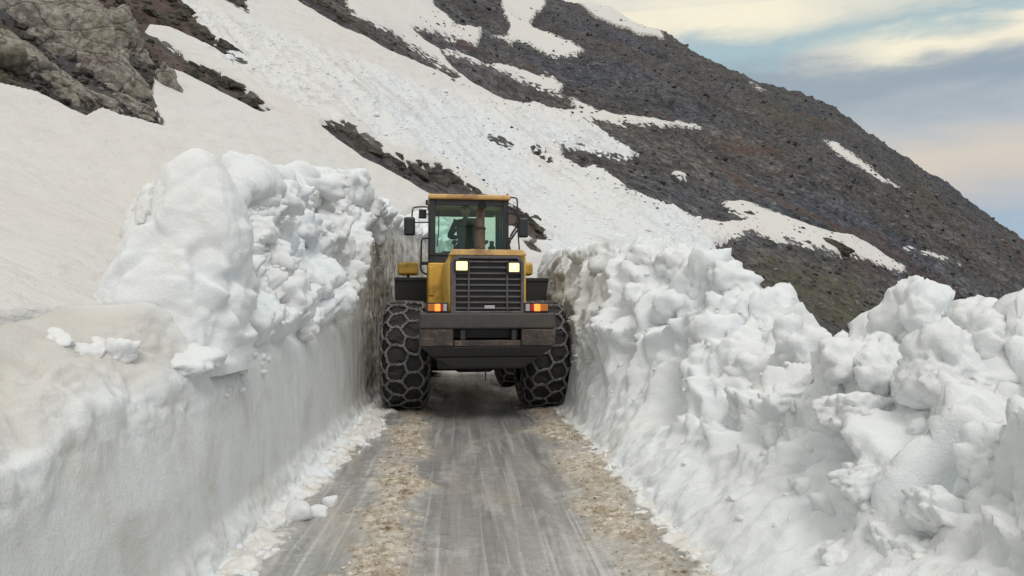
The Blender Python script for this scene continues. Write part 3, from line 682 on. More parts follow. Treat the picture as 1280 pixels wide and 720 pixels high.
for i, (x, y, w, h) in enumerate([(112, 442, 60, 46), (146, 446, 54, 56), (222, 456, 120, 50), (62, 424, 60, 24)]):
    place_block(wallL, 'snow_block', BL, x, y, w, h, 380 + i, sink=0.55, Y=None, depth=1.0)

# small rubble frozen to the banks, too fine to pick apart
def rubble(name, pts, sizes, seed, mat, parent=None, sub=1, squash=0.75, p=8.0):
    rg = np.random.default_rng(seed); protos = [chunk(seed + 50 + i, sub, p=p, nf=7, rough=0.1, hmin=0.6) for i in range(8)]
    Vs, Fs, off = [], [], 0
    for c, s in zip(pts, sizes):
        V, Fc = protos[rg.integers(8)]
        a = rg.uniform(0, 6.28); M = np.array(Matrix.Rotation(a, 3, 'Z') @ Matrix.Rotation(rg.uniform(-0.5, 0.5), 3, 'X'))
        W_ = (V * np.array([1, rg.uniform(0.6, 1), squash * rg.uniform(0.7, 1.1)]) * s) @ M.T + c
        Vs.append(W_); Fs.append(Fc + off); off += len(V)
    me = mesh_np(name, np.concatenate(Vs), np.concatenate(Fs), mat, smooth=sub > 1)
    return tag(link(name, me, parent), kind='stuff')
rg = np.random.default_rng(5)
def bank_pts(Pg, n, rows, cols):
    r = rg.integers(*rows, n); c = rg.integers(*cols, n); return Pg[r, c]
nL = bank_pts(Pl, 420, (200, 560), (95, 150)); rubble('snow_rubble', nL, rg.uniform(0.01, 0.05, 420), 11, M_SNOW, wallL, sub=2)
nR = bank_pts(Pr, 700, (50, 600), (20, 150)); rubble('snow_rubble', nR, rg.uniform(0.012, 0.055, 700), 12, M_SNOW, bankR, sub=2)

# crumbs of slush and snow on the road
pts, sz, ptw, szw = [], [], [], []
while len(pts) < 5200:
    r = rg.integers(60, 640); c = rg.integers(0, 190)
    if slush[r, c] > 0.75 * rg.random() + 0.12: pts.append((RX[r, c], RY[r, c], rh[r, c])); sz.append(rg.uniform(0.004, 0.022) * (0.6 + 0.9 * rg.random() ** 3))
while len(ptw) < 900:
    r = rg.integers(60, 640); c = rg.integers(0, 190)
    if snowm[r, c] > 0.3 + 0.4 * rg.random(): ptw.append((RX[r, c], RY[r, c], rh[r, c])); szw.append(rg.uniform(0.01, 0.05))
def make_slush():
    m, T, b = principled('brown_slush'); p = pos(T); n = T.noise(p, 14.0, 5, 0.7)
    T.link(T.ramp(n, [(0.33, (0.14, 0.105, 0.07)), (0.45, (0.34, 0.275, 0.19)), (0.57, (0.55, 0.49, 0.405)), (0.68, (0.74, 0.715, 0.68))]), b.inputs['Base Color'])
    b.inputs['Roughness'].default_value = 0.5; T.link(bump(T, T.noise(p, 60, 4), 0.4, 0.01), b.inputs['Normal']); return m
M_SLUSH = make_slush()
s = rubble('road_slush', np.array(pts), sz, 21, M_SLUSH, sub=2, squash=0.6, p=5); tag(s, 'brown crumbs of dirty slush along the wheel tracks', 'slush')
s = rubble('road_snow_crumbs', np.array(ptw), szw, 22, M_SNOW, sub=2); tag(s, 'white snow crumbs along the foot of the snow walls', 'snow')
# loose clods by the foot of the cut wall
for i, (x, y, w, lab) in enumerate([(372, 645, 34, 'largest loose white snow clod on the road by the cut wall'), (398, 640, 24, 'flattish snow clod on the road between the wall foot and brown slush'), (350, 655, 18, 'small snow clod on wet road right beside the largest clod'), (412, 628, 20, 'snow clod farthest along the road among clods by the cut wall')]):
    d_ = ray(x, y); c = CAM + d_ * (-1.57 / d_[2]); wm = w / F * c[1] / 2
    V, Fc = chunk(700 + i, 4, p=7, nf=10, rough=0.10, rfreq=2.2); V = V * np.array([wm, wm, wm * 0.8]) * 1.15
    o = link('snow_clod', mesh_np('snow_clod', V, Fc, M_SNOW)); o.location = (c[0], c[1], wm * 0.5); tag(o, lab, 'snow clod', 'loose snow clods on the road')

# ------------------------------------------------------------------ rocks on the slope
def place_rock(px, py, wpx, hpx, ang, seed, mat, name='rock', parent=None, depth=0.8, sub=5, sink=0.25, rough=0.16, ridged=0.10, p=13.0, rfreq=2.0):
    c, r, cc = cast(px, py); rngd = (c - CAM) @ fw
    w = wpx / F * rngd * 0.5; hh = hpx / F * rngd * 0.5
    V, Fc = chunk(seed, sub, p=p, nf=13, rough=rough, rfreq=rfreq, ridged=ridged, hmin=0.5, scoop=0.11)
    V = V * 1.12
    ca, sa = math.cos(R(ang)), math.sin(R(ang))
    ax = rt * ca - upv * sa; az = rt * sa + upv * ca; ay = fw
    Wd = V[:, :1] * w * ax + V[:, 2:] * hh * az + V[:, 1:2] * (max(w, hh) * depth * 0.6) * ay
    o = link(name, mesh_np(name, Wd, Fc, mat), parent); o.location = c + fw * (max(w, hh) * depth * 0.6 * sink)
    return o
def crag(name, label, cat, pieces, mat, seed, **kw):
    c, r, cc = cast(*pieces[0][:2]); t = tag(empty(name, c), label, cat)
    for i, q in enumerate(pieces):
        o = place_rock(*q, seed + i, mat, 'rock', None, **kw); o.parent = t; o.location = Vector(o.location) - Vector(t.location)
    return t
crag('rock_outcrop', 'tall grey lichen-covered rock outcrop rising from the snow beside brown soil', 'rock outcrop',
     [(95, 66, 150, 120, 52), (30, 30, 140, 120, 50), (25, 84, 120, 64, 35), (152, 110, 130, 70, 55), (72, 112, 110, 54, 28), (142, 55, 110, 90, 50), (96, 15, 140, 90, 45), (10, -20, 140, 90, 40), (165, 138, 76, 34, 25), (120, 126, 60, 34, 20), (-40, 60, 140, 120, 30), (60, 60, 90, 80, 40), (115, 95, 90, 70, 45)],
     M_ROCK, 500)
o = place_rock(211, 106, 40, 64, -30, 530, M_ROCK, 'boulder', sub=5, sink=0.0, depth=1.0); tag(o, 'upright greenish boulder standing in snow beside the rock outcrop', 'boulder')
crag('rock_rib', 'dark rock rib running down from the brown soil into smooth snow', 'rock rib',
     [(300, 113, 84, 22, 30), (265, 96, 60, 22, 33), (328, 130, 34, 12, 36), (240, 84, 50, 20, 30)], M_DROCK, 540, depth=0.5)
crag('rock_rib', 'short dark rock rib above the brown soil at the avalanche edge', 'rock rib', [(250, 42, 60, 20, 36), (288, 62, 56, 16, 36), (225, 15, 50, 30, 40)], M_DROCK, 560, depth=0.5)
crag('rock_rib', 'long rock rib dividing smooth snow from avalanche debris above the cab', 'rock rib',
     [(428, 166, 62, 22, 30), (455, 184, 56, 22, 33), (487, 200, 50, 20, 30), (517, 214, 60, 22, 30), (545, 228, 60, 26, 26), (496, 195, 16, 12, 10), (520, 205, 22, 12, 15), (545, 210, 16, 14, 0), (565, 226, 50, 20, 30), (590, 238, 40, 14, 32)], M_DROCK, 580, depth=0.6, sub=4)
crag('rock_rib', 'small rock rib poking out of debris snow beyond the cab mirror', 'rock rib', [(664, 280, 40, 18, 38), (652, 270, 30, 16, 32), (678, 290, 26, 12, 38), (668, 273, 16, 9, 10)], M_DROCK, 600, depth=0.6, sub=4)
o = place_rock(663, 306, 18, 9, 38, 620, M_DROCK, 'boulder', sub=4); tag(o, 'small dark boulder on the snow just below the rock rib by the cab', 'boulder')
o = place_rock(1047, 310, 40, 20, 22, 621, M_DROCK, 'boulder', sub=5); tag(o, 'large dark boulder at the lower edge of the snow tongue on the scree', 'boulder')
o = place_rock(290, 4, 44, 22, 38, 622, M_DROCK, 'boulder', sub=4); tag(o, 'dark rock poking through blue-white avalanche snow above the soil', 'boulder')
o = place_rock(938, 268, 22, 10, 10, 623, M_DROCK, 'boulder', sub=4); tag(o, 'dark boulder in broken rocks at the upper start of the snow tongue', 'boulder')
crag('rock_rib', 'broken dark rock band crossing the upper snowfield toward the mountain', 'rock rib', [(405, 8, 60, 16, 30), (440, 30, 50, 14, 32), (478, 48, 50, 10, 32)], M_DROCK, 630, depth=0.4, sub=4)

# scree: thousands of stones lying on the rocky slopes, and blocks of avalanche snow
def slope_pts(n, mask, lo=26):
    r, c = np.nonzero(mask); w = 1.0 / (1 + (yrow[r] / 400.0)); k = rg.choice(len(r), n, p=w / w.sum()); return r[k], c[k]
vis = (PX > -60) & (PX < 1340) & (PY > -40) & (PY < 520) & (YY > 14) & (beyond <= 0) & (cor < 0.05)
r_, c_ = slope_pts(11000, vis & (rock > 2) & (soil < 0.5))
s_ = np.minimum(YY[r_, c_] * 0.0013, 0.24) * np.minimum(np.exp(rg.normal(0.0, 0.75, len(r_))), 4.5)
sc_o = rubble('scree', P[r_, c_], s_, 31, M_SCREE, sub=1, squash=0.7, p=14); tag(sc_o, 'grey stones strewn over the bare mountainside', 'scree')
r_, c_ = slope_pts(900, vis & (rock > 2) & (PX < 350))
s_ = YY[r_, c_] * 0.0035 * np.exp(rg.normal(0.0, 0.6, len(r_)))
o = rubble('crag_stones', P[r_, c_], s_, 34, M_DROCK, sub=1, squash=0.7, p=14); tag(o, 'broken stones lying on the soil among the crags', 'stones')
for i, (x, y, w) in enumerate([(1005, 330, 14), (960, 345, 12), (1030, 352, 13), (1075, 345, 15), (985, 362, 12), (1095, 372, 14), (925, 315, 12), (1050, 380, 15), (1150, 300, 12), (1010, 262, 11), (880, 240, 12), (830, 232, 12), (760, 200, 11), (955, 245, 11), (1190, 340, 13), (1240, 350, 14)]):
    o = place_rock(x, y, w, w * 0.62, 12, 650 + i, M_DROCK, 'boulder', sub=3, ridged=0.0); tag(o, 'small angular boulder lying loose on the grey scree slope', 'boulder', 'boulders on the scree slope')
r_, c_ = slope_pts(4200, vis & (rock < -3) & (deb > 0.5))
s_ = np.minimum(YY[r_, c_] * 0.0013, 0.22) * np.exp(rg.normal(0.0, 0.55, len(r_)))
o = rubble('avalanche_debris', P[r_, c_], s_, 32, M_SNOW, sub=1, squash=0.7, p=9); tag(o, 'chunks of avalanche snow strewn down the slope', 'avalanche debris')
r_, c_ = slope_pts(650, vis & (rock < 1) & (rock > -14) & (YY > 26) & (PX > 520))
s_ = np.minimum(YY[r_, c_] * 0.0014, 0.25) * np.exp(rg.normal(0.0, 0.5, len(r_)))
o = rubble('scattered_stones', P[r_, c_], s_, 33, M_SCREE, sub=1, squash=0.7, p=14); tag(o, 'dark stones scattered on snow along the scree edges', 'stones')

# ------------------------------------------------------------------ wheel loader
M_YEL = mat_plain('yellow_paint', (0.78, 0.47, 0.07), 0.42, dirt=0.30, dirtcol=(0.17, 0.105, 0.05), scale=2.6)
M_YELW = mat_plain('worn_yellow_paint', (0.72, 0.45, 0.17), 0.5, dirt=0.45, dirtcol=(0.26, 0.14, 0.08), scale=3.4)
M_CW = mat_plain('counterweight_paint', (0.040, 0.039, 0.043), 0.5, dirt=0.45, dirtcol=(0.085, 0.07, 0.055), scale=5.0)
def mat_scraped():
    m, T, b = principled('scraped_metal'); o = T.n('ShaderNodeTexCoord').outputs['Object']
    sc = T.noise(T.scale(o, (5.0, 5.0, 16.0)), 2.2, 6, 0.75, 1.6); bl = T.noise(o, 5.0, 5, 0.65, 0.5)
    c = T.mix(T.ramp(bl, [(0.4, 0.0), (0.62, 1.0)]), (0.028, 0.025, 0.024), (0.070, 0.045, 0.034))
    c = T.mix(T.math('MULTIPLY', T.ramp(sc, [(0.55, 0.0), (0.66, 1.0)]), T.ramp(bl, [(0.42, 0.05), (0.6, 0.9)])), c, (0.33, 0.30, 0.24))
    T.link(c, b.inputs['Base Color']); b.inputs['Roughness'].default_value = 0.55; T.link(bump(T, sc, 0.3, 0.01), b.inputs['Normal']); return m
M_SCR = mat_scraped()
M_BLK = mat_plain('black_metal', (0.018, 0.018, 0.021), 0.55, dirt=0.25, dirtcol=(0.05, 0.042, 0.036), scale=3.0)
M_CAB = mat_plain('cab_frame_paint', (0.022, 0.024, 0.032), 0.45, dirt=0.25, dirtcol=(0.05, 0.045, 0.04), scale=4.0)
M_GRI = mat_plain('grille_steel', (0.115, 0.102, 0.108), 0.5, dirt=0.4, dirtcol=(0.07, 0.055, 0.045), scale=6.0)
M_RUB = mat_plain('tyre_rubber', (0.016, 0.016, 0.018), 0.8, dirt=0.35, dirtcol=(0.05, 0.046, 0.042), scale=7.0)
M_CHN = mat_plain('chain_steel', (0.26, 0.255, 0.265), 0.42, metal=0.5, dirt=0.4, dirtcol=(0.09, 0.075, 0.06), scale=9.0)
M_EXH = mat_plain('exhaust_rust', (0.13, 0.085, 0.065), 0.6, dirt=0.5, dirtcol=(0.055, 0.04, 0.035), scale=7.0)
M_FAB = mat_plain('dark_fabric', (0.030, 0.031, 0.036), 0.9, dirt=0.2, scale=9)
M_SKIN = mat_plain('skin', (0.36, 0.21, 0.14), 0.6)
M_JACK = mat_plain('jacket', (0.020, 0.024, 0.027), 0.9)
M_TROU = mat_plain('trousers', (0.03, 0.03, 0.035), 0.9)
M_MOUTH = mat_plain('mouth_black', (0.008, 0.008, 0.008), 0.9)
def mat_emit(name, col, strength, base=None):
    m, T, b = principled(name)
    b.inputs['Base Color'].default_value = (*(base or col), 1); b.inputs['Roughness'].default_value = 0.25
    b.inputs['Emission Color'].default_value = (*col, 1); b.inputs['Emission Strength'].default_value = strength
    return m
M_WORK = mat_emit('lit_work_lamp', (1.0, 0.80, 0.34), 1.15)
M_RED = mat_plain('red_lens', (0.45, 0.02, 0.015), 0.2); M_AMB = mat_plain('amber_lens', (0.55, 0.17, 0.02), 0.2)
M_CLR = mat_plain('clear_lens', (0.42, 0.40, 0.42), 0.2); M_LIT = mat_emit('lit_tail_lamp', (1.0, 0.20, 0.03), 1.6); M_LITC = mat_emit('lit_bulb', (1.0, 0.50, 0.14), 1.7)
def mat_glass():
    m = bpy.data.materials.new('tinted_glass'); m.use_nodes = True; T = NT(m.node_tree)
    tr = T.n('ShaderNodeBsdfTransparent', {'Color': (0.885, 0.985, 0.93, 1)}); gl = T.n('ShaderNodeBsdfGlossy', {'Color': (0.8, 0.95, 0.9, 1), 'Roughness': 0.06})
    df = T.n('ShaderNodeBsdfDiffuse', {'Color': (0.35, 0.38, 0.35, 1)})
    tcn = T.n('ShaderNodeTexCoord').outputs['Object']
    dirt = T.ramp(T.noise(tcn, 4.0, 6, 0.65, 0.4), [(0.40, 0.0), (0.78, 0.04)])
    lw = T.n('ShaderNodeFresnel', {'IOR': 1.45})
    a = T.n('ShaderNodeMixShader', {0: lw.outputs[0], 1: tr.outputs[0], 2: gl.outputs[0]})
    b = T.n('ShaderNodeMixShader', {0: dirt, 1: a.outputs[0], 2: df.outputs[0]})
    o = T.n('ShaderNodeOutputMaterial'); T.link(b.outputs[0], o.inputs[0]); return m
M_GLS = mat_glass()
M_MIR = mat_plain('mirror_shell', (0.030, 0.036, 0.040), 0.35)

class MB:
    """collects shapes into one mesh"""
    def __init__(s): s.bm = bmesh.new()
    def box(s, x0, x1, y0, y1, z0, z1, m=None):
        r = bmesh.ops.create_cube(s.bm, size=1.0)
        for v in r['verts']:
            v.co = Vector(((x0 + x1) / 2 + v.co.x * (x1 - x0), (y0 + y1) / 2 + v.co.y * (y1 - y0), (z0 + z1) / 2 + v.co.z * (z1 - z0)))
            if m: v.co = m @ v.co
        return s
    def prism(s, pts, axis, a, b):
        """extrude a 2D outline (u,v) along axis 'x','y' or 'z' from a to b"""
        def mk(u, v, w): return {'x': (w, u, v), 'y': (u, w, v), 'z': (u, v, w)}[axis]
        A = [s.bm.verts.new(mk(u, v, a)) for u, v in pts]; B = [s.bm.verts.new(mk(u, v, b)) for u, v in pts]
        n = len(pts); s.bm.faces.new(A); s.bm.faces.new(B[::-1])
        for i in range(n): s.bm.faces.new((A[i], B[i], B[(i + 1) % n], A[(i + 1) % n]))
        return s
    def tube(s, path, r, seg=8, cap=True):
        path = [Vector(p) for p in path]; rings = []
        for i, p in enumerate(path):
            t = (path[min(i + 1, len(path) - 1)] - path[max(i - 1, 0)]).normalized()
            a = t.cross(Vector((0, 0, 1)) if abs(t.z) < 0.9 else Vector((1, 0, 0))).normalized(); b = t.cross(a)
            rr = r[i] if hasattr(r, '__len__') else r
            rings.append([s.bm.verts.new(p + a * math.cos(k * 2 * math.pi / seg) * rr + b * math.sin(k * 2 * math.pi / seg) * rr) for k in range(seg)])
        for A, B in zip(rings, rings[1:]):
            for k in range(seg): s.bm.faces.new((A[k], A[(k + 1) % seg], B[(k + 1) % seg], B[k]))
        if cap: s.bm.faces.new(rings[0][::-1]); s.bm.faces.new(rings[-1])
        return s
    def lathe(s, prof, seg=64, axis='x', closed=True):
        """prof: (offset along axis, radius)"""
        rings = []
        for u, rr in prof:
            rings.append([s.bm.verts.new((u, rr * math.cos(k * 2 * math.pi / seg), rr * math.sin(k * 2 * math.pi / seg))) for k in range(seg)])
        prs = list(zip(rings, rings[1:])) + ([(rings[-1], rings[0])] if closed else [])
        for A, B in prs:
            for k in range(seg): s.bm.faces.new((A[k], A[(k + 1) % seg], B[(k + 1) % seg], B[k]))
        if not closed: s.bm.faces.new(rings[0]); s.bm.faces.new(rings[-1][::-1])
        return s
    def build(s, name, mat, parent=None, bevel=0.0, smooth=False, seg=2):
        bmesh.ops.recalc_face_normals(s.bm, faces=s.bm.faces[:])
        me = bpy.data.meshes.new(name); s.bm.to_mesh(me); s.bm.free(); me.materials.append(mat)
        o = link(name, me, parent)
        if smooth or bevel: me.polygons.foreach_set('use_smooth', np.full(len(me.polygons), True))
        if bevel:
            md = o.modifiers.new('bevel', 'BEVEL'); md.width = bevel; md.segments = seg; md.limit_method = 'ANGLE'; md.angle_limit = R(35)
            md.harden_normals = True
        return o
def smooth_path(pts, n=6):
    """Catmull-Rom through points"""
    P_ = [Vector(p) for p in pts]; P_ = [P_[0]] + P_ + [P_[-1]]; out = []
    for i in range(1, len(P_) - 2):
        for k in range(n):
            t = k / n; a, b, c, d = P_[i - 1:i + 3]
            out.append(0.5 * ((2 * b) + (c - a) * t + (2 * a - 5 * b + 4 * c - d) * t * t + (3 * b - a - 3 * c + d) * t ** 3))
    return out + [P_[-2]]

LX, LY, LTH = 0.19, 11.75, R(3.5)
T_ = tag(empty('wheel_loader', (LX, LY, 0), LTH), 'yellow articulated wheel loader with tyre chains clearing the snow-walled road', 'wheel loader')
def lp(px, py, yl):
    """pixel -> loader-local (x, z) on the plane y_local = yl"""
    d = ray(px, py); c, s_ = math.cos(LTH), math.sin(LTH)
    o = CAM - np.array([LX, LY, 0]); ol = np.array([c * o[0] + s_ * o[1], -s_ * o[0] + c * o[1], o[2]]); dl = np.array([c * d[0] + s_ * d[1], -s_ * d[0] + c * d[1], d[2]])
    t = (yl - ol[1]) / dl[1]; q = ol + dl * t; return q[0], q[2]

# --- wheels
RT, HW = 0.83, 0.335            # tyre radius and half width
def tprof(sv):
    """arc position across the tyre -> (x offset, radius); |s|<=0.27 tread, then shoulder and sidewall"""
    a = abs(sv); sg = 1 if sv >= 0 else -1
    if a <= 0.24: return sv, RT - 0.25 * a * a
    t = min((a - 0.24) / 0.42, 1.0); ang = t * R(100)
    r0 = RT - 0.25 * 0.24 * 0.24
    return sg * (0.24 + 0.115 * math.sin(min(ang, R(90))) * (1 - 0.15 * max(0, t - 0.75))), r0 - 0.36 * t ** 1.45
def make_tyre():
    mb = MB(); ss = np.concatenate([np.linspace(-0.62, -0.24, 9), np.linspace(-0.2, 0.2, 7), np.linspace(0.24, 0.62, 9)])
    SEG = 120; rings = []
    for sv in ss:
        u, rr = tprof(sv); ring = []
        for kk in range(SEG):
            lug = 0.0
            if abs(sv) > 0.04 and abs(sv) < 0.40: lug = 0.030 * (1 if ((kk + (4 if sv > 0 else 0) + int(abs(sv) * 8)) % 8) < 5 else 0)
            a = kk * 2 * math.pi / SEG; q = rr - 0.030 + lug
            ring.append(mb.bm.verts.new((u, q * math.cos(a), q * math.sin(a))))
        rings.append(ring)
    prs = list(zip(rings, rings[1:])) + [(rings[-1], rings[0])]
    for A, B in prs:
        for kk in range(SEG): mb.bm.faces.new((A[kk], A[(kk + 1) % SEG], B[(kk + 1) % SEG], B[kk]))
    return mb
def make_chain():
    a = 0.150; w0 = math.sqrt(3) * a; n = round(2 * math.pi * RT / w0); w = 2 * math.pi / n
    LV, LF = [], []                                   # one link
    M1, M2 = 8, 5
    for i in range(M1):
        th = i * 2 * math.pi / M1
        for j in range(M2):
            ph = j * 2 * math.pi / M2; rr = 0.0145 + 0.0075 * math.cos(ph)
            LV.append((1.9 * rr * math.cos(th), rr * math.sin(th) * 1.05, 0.0075 * math.sin(ph)))
    for i in range(M1):
        for j in range(M2): LF.append((i * M2 + j, ((i + 1) % M1) * M2 + j, ((i + 1) % M1) * M2 + (j + 1) % M2, i * M2 + (j + 1) % M2))
    LV = np.array(LV); LF = np.array(LF)
    def pt(k, sv):
        ja = perlin(np.array([k * 0.33, sv * 6.0, 2.0])); jb = perlin(np.array([k * 0.33, sv * 6.0, 9.0])); k = k + 0.38 * float(ja); sv = sv + 0.055 * float(jb)
        u, rr = tprof(sv); th = k * w / 2; rr += 0.016
        return np.array([u * (1.0 + 0.05), rr * math.cos(th), rr * math.sin(th)])
    rows = range(-3, 4); edges = []
    def sv(j, k): return 1.5 * a * (j) + (a / 4 if (k + j) % 2 else -a / 4)
    for j in rows:
        for k in range(2 * n):
            edges.append(((k, sv(j, k)), (k + 1, sv(j, k + 1))))
            if j < 3 and (k + j) % 2: edges.append(((k, sv(j, k)), (k, sv(j + 1, k))))
    Vs, Fs, off = [], [], 0
    for (k0, s0), (k1, s1) in edges:
        nl = 4
        for i in range(nl):
            t = (i + 0.5) / nl; kk = k0 + (k1 - k0) * t; q = s0 + (s1 - s0) * t
            c = pt(kk, q); d_ = pt(k0 + (k1 - k0) * (t + 0.05), s0 + (s1 - s0) * (t + 0.05)) - c; d_ /= np.linalg.norm(d_)
            rad = np.array([0, c[1], c[2]]); rad /= np.linalg.norm(rad); rad = rad * max(0.2, 1 - (abs(q) / 0.5) ** 2) + np.array([np.sign(q) * min(1, (abs(q) / 0.45) ** 2), 0, 0])
            e = np.cross(rad, d_); e /= np.linalg.norm(e); nn = np.cross(d_, e)
            tw = R(35) if i % 2 else R(-35)
            e2 = e * math.cos(tw) + nn * math.sin(tw); n2 = np.cross(d_, e2)
            Vs.append(c + LV[:, :1] * d_ + LV[:, 1:2] * e2 + LV[:, 2:] * n2); Fs.append(LF + off); off += len(LV)
    return mesh_np('tyre_chain', np.concatenate(Vs), np.concatenate(Fs), M_CHN)
tyre_o = make_tyre().build('tyre', M_RUB, None, smooth=True); tyre_me = tyre_o.data; bpy.data.objects.remove(tyre_o)
tyre_me.polygons.foreach_set('use_smooth', np.full(len(tyre_me.polygons), False))
chain_me = make_chain()
mb = MB(); mb.lathe([(-0.26, 0.42), (-0.24, 0.465), (0.24, 0.465), (0.26, 0.42), (0.12, 0.36), (0.14, 0.16), (0.20, 0.15), (0.20, 0.001), (-0.20, 0.001), (-0.20, 0.15), (-0.06, 0.17), (-0.08, 0.37)], 40)
rim_o = mb.build('wheel', M_YEL, None, smooth=False); rim_me = rim_o.data; bpy.data.objects.remove(rim_o)
TRK = 1.075
for yl in (0.0, 3.42):
    for sgn in (-1, 1):
        wv_ = link('wheel', rim_me, T_); wv_.location = (sgn * TRK, yl, RT + 0.005); wv_.rotation_euler = (R(13 * sgn + 40 * yl), 0, R(180) if sgn < 0 else 0)
        link('tyre', tyre_me, wv_)
        tag(link('tyre_chain', chain_me, wv_), kind='stuff')

# --- chassis under the machine
mb = MB(); mb.box(-0.42, 0.42, -1.2, 1.5, 0.86, 1.30); mb.build('rear_frame', M_BLK, T_, 0.02)
mb = MB(); mb.tube([(-0.80, 0, RT), (-0.45, 0, RT), (-0.25, 0, RT), (0.25, 0, RT), (0.45, 0, RT), (0.80, 0, RT)], [0.17, 0.16, 0.27, 0.27, 0.16, 0.17], 16); mb.build('rear_axle', M_BLK, T_, smooth=True)
mb = MB(); mb.tube([(-0.80, 3.42, RT), (-0.45, 3.42, RT), (-0.25, 3.42, RT), (0.25, 3.42, RT), (0.45, 3.42, RT), (0.80, 3.42, RT)], [0.17, 0.16, 0.27, 0.27, 0.16, 0.17], 16); mb.build('front_axle', M_BLK, T_, smooth=True)
mb = MB(); mb.prism([(1.5, 0.75), (2.2, 0.7), (4.0, 0.8), (4.1, 1.3), (3.6, 2.15), (2.7, 2.15), (2.2, 1.5), (1.5, 1.4)], 'x', -0.36, 0.36); mb.build('front_frame', M_YEL, T_, 0.02)
mb = MB(); mb.box(-0.62, 0.62, -1.3, -0.75, 0.72, 0.98); mb.build('belly_guard', M_BLK, T_, 0.03)
mb = MB(); mb.tube([(0.06, -1.3, 0.72), (0.06, -1.3, 0.55)], 0.01, 6); mb.build('drain_hose', M_BLK, T_)

# --- counterweight
yr = -1.95
xl, zt = lp(524, 391, yr); xr, _ = lp(695, 391, yr); cxm = (xl + xr) / 2; hwc = (xr - xl) / 2
_, zb = lp(609, 461, yr); _, z1 = lp(609, 411, yr); _, z2 = lp(609, 433, yr); _, z3 = lp(609, 447, yr)
nx0, _ = lp(567, 400, yr); nx1, _ = lp(652, 400, yr)
def outline(h0, h1): return [(cxm - h0, 0), (cxm + h0, 0)]
mb = MB()
mb.prism([(yr, z1), (yr, zt), (yr + 0.9, zt), (yr + 0.9, z1)], 'x', cxm - hwc, cxm + hwc)
cwt = mb.build('counterweight', M_CW, T_, 0.03, seg=3)
def ringbox(mb, lo, hi):
    """loft between two rectangles (x0,x1,y0,y1,z)"""
    v = []
    for x0, x1, y0, y1, z in (lo, hi): v.append([mb.bm.verts.new(p) for p in ((x0, y0, z), (x1, y0, z), (x1, y1, z), (x0, y1, z))])
    mb.bm.faces.new(v[0][::-1]); mb.bm.faces.new(v[1])
    for i in range(4): mb.bm.faces.new((v[0][i], v[0][(i + 1) % 4], v[1][(i + 1) % 4], v[1][i]))
for a, b in ((cxm - hwc, nx0), (nx1, cxm + hwc)):                     # scraped cheeks either side of the hitch recess
    mb = MB(); mb.box(a, b, yr + 0.012, yr + 0.88, z2, z1 - 0.003); mb.build('bumper_cheek', M_SCR, cwt, 0.02)
mb = MB(); mb.box(nx0 + 0.002, nx1 - 0.002, yr + 0.20, yr + 0.7, z2 + 0.10, z1 - 0.004); mb.build('hitch_recess', M_BLK, cwt, 0.01)
mb = MB(); mb.box(nx0 + 0.004, nx1 - 0.004, yr + 0.03, yr + 0.7, z2, z2 + 0.08); mb.build('hitch_sill', M_SCR, cwt, 0.012)
for xx in (nx0 + 0.09, nx1 - 0.13): mb = MB(); mb.box(xx, xx + 0.07, yr + 0.04, yr + 0.25, z2 + 0.081, z1 - 0.006); mb.build('hitch_lug', M_BLK, cwt, 0.01)
mb = MB()
ringbox(mb, (cxm - hwc * 0.80, cxm + hwc * 0.80, yr + 0.16, yr + 0.85, z3), (cxm - hwc * 0.985, cxm + hwc * 0.985, yr + 0.02, yr + 0.88, z2 - 0.004))
mb.build('lower_counterweight', M_BLK, cwt, 0.025)
mb = MB()
ringbox(mb, (cxm - hwc * 0.50, cxm + hwc * 0.55, yr + 0.24, yr + 0.8, zb), (cxm - hwc * 0.79, cxm + hwc * 0.79, yr + 0.17, yr + 0.84, z3 - 0.004))
mb.build('underside_guard', M_BLK, cwt, 0.02)

# --- tail lamps
def tail(px0, px1, order):
    x0, z0 = lp(px0, 392, yr + 0.05); x1, z1_ = lp(px1, 380, yr + 0.05)
    mb = MB(); mb.box(x0, x1, yr + 0.03, yr + 0.16, zt + 0.001, zt + 0.135); h_ = mb.build('tail_lamp', M_BLK, T_, 0.008)
    n = len(order); w = (x1 - x0 - 0.03); cur = x0 + 0.015
    for frac, mt, nm in order:
        mb = MB(); mb.box(cur + 0.002, cur + w * frac - 0.002, yr + 0.012, yr + 0.035, zt + 0.022, zt + 0.115); mb.build(nm, mt, h_, 0.006); cur += w * frac
tail(533, 560, [(0.36, M_AMB, 'amber_lens'), (0.30, M_LIT, 'lit_lens'), (0.14, M_RED, 'red_lens'), (0.20, M_CLR, 'clear_lens')])
tail(655, 686, [(0.20, M_CLR, 'clear_lens'), (0.18, M_RED, 'red_lens'), (0.28, M_LIT, 'lit_lens'), (0.34, M_AMB, 'amber_lens')])

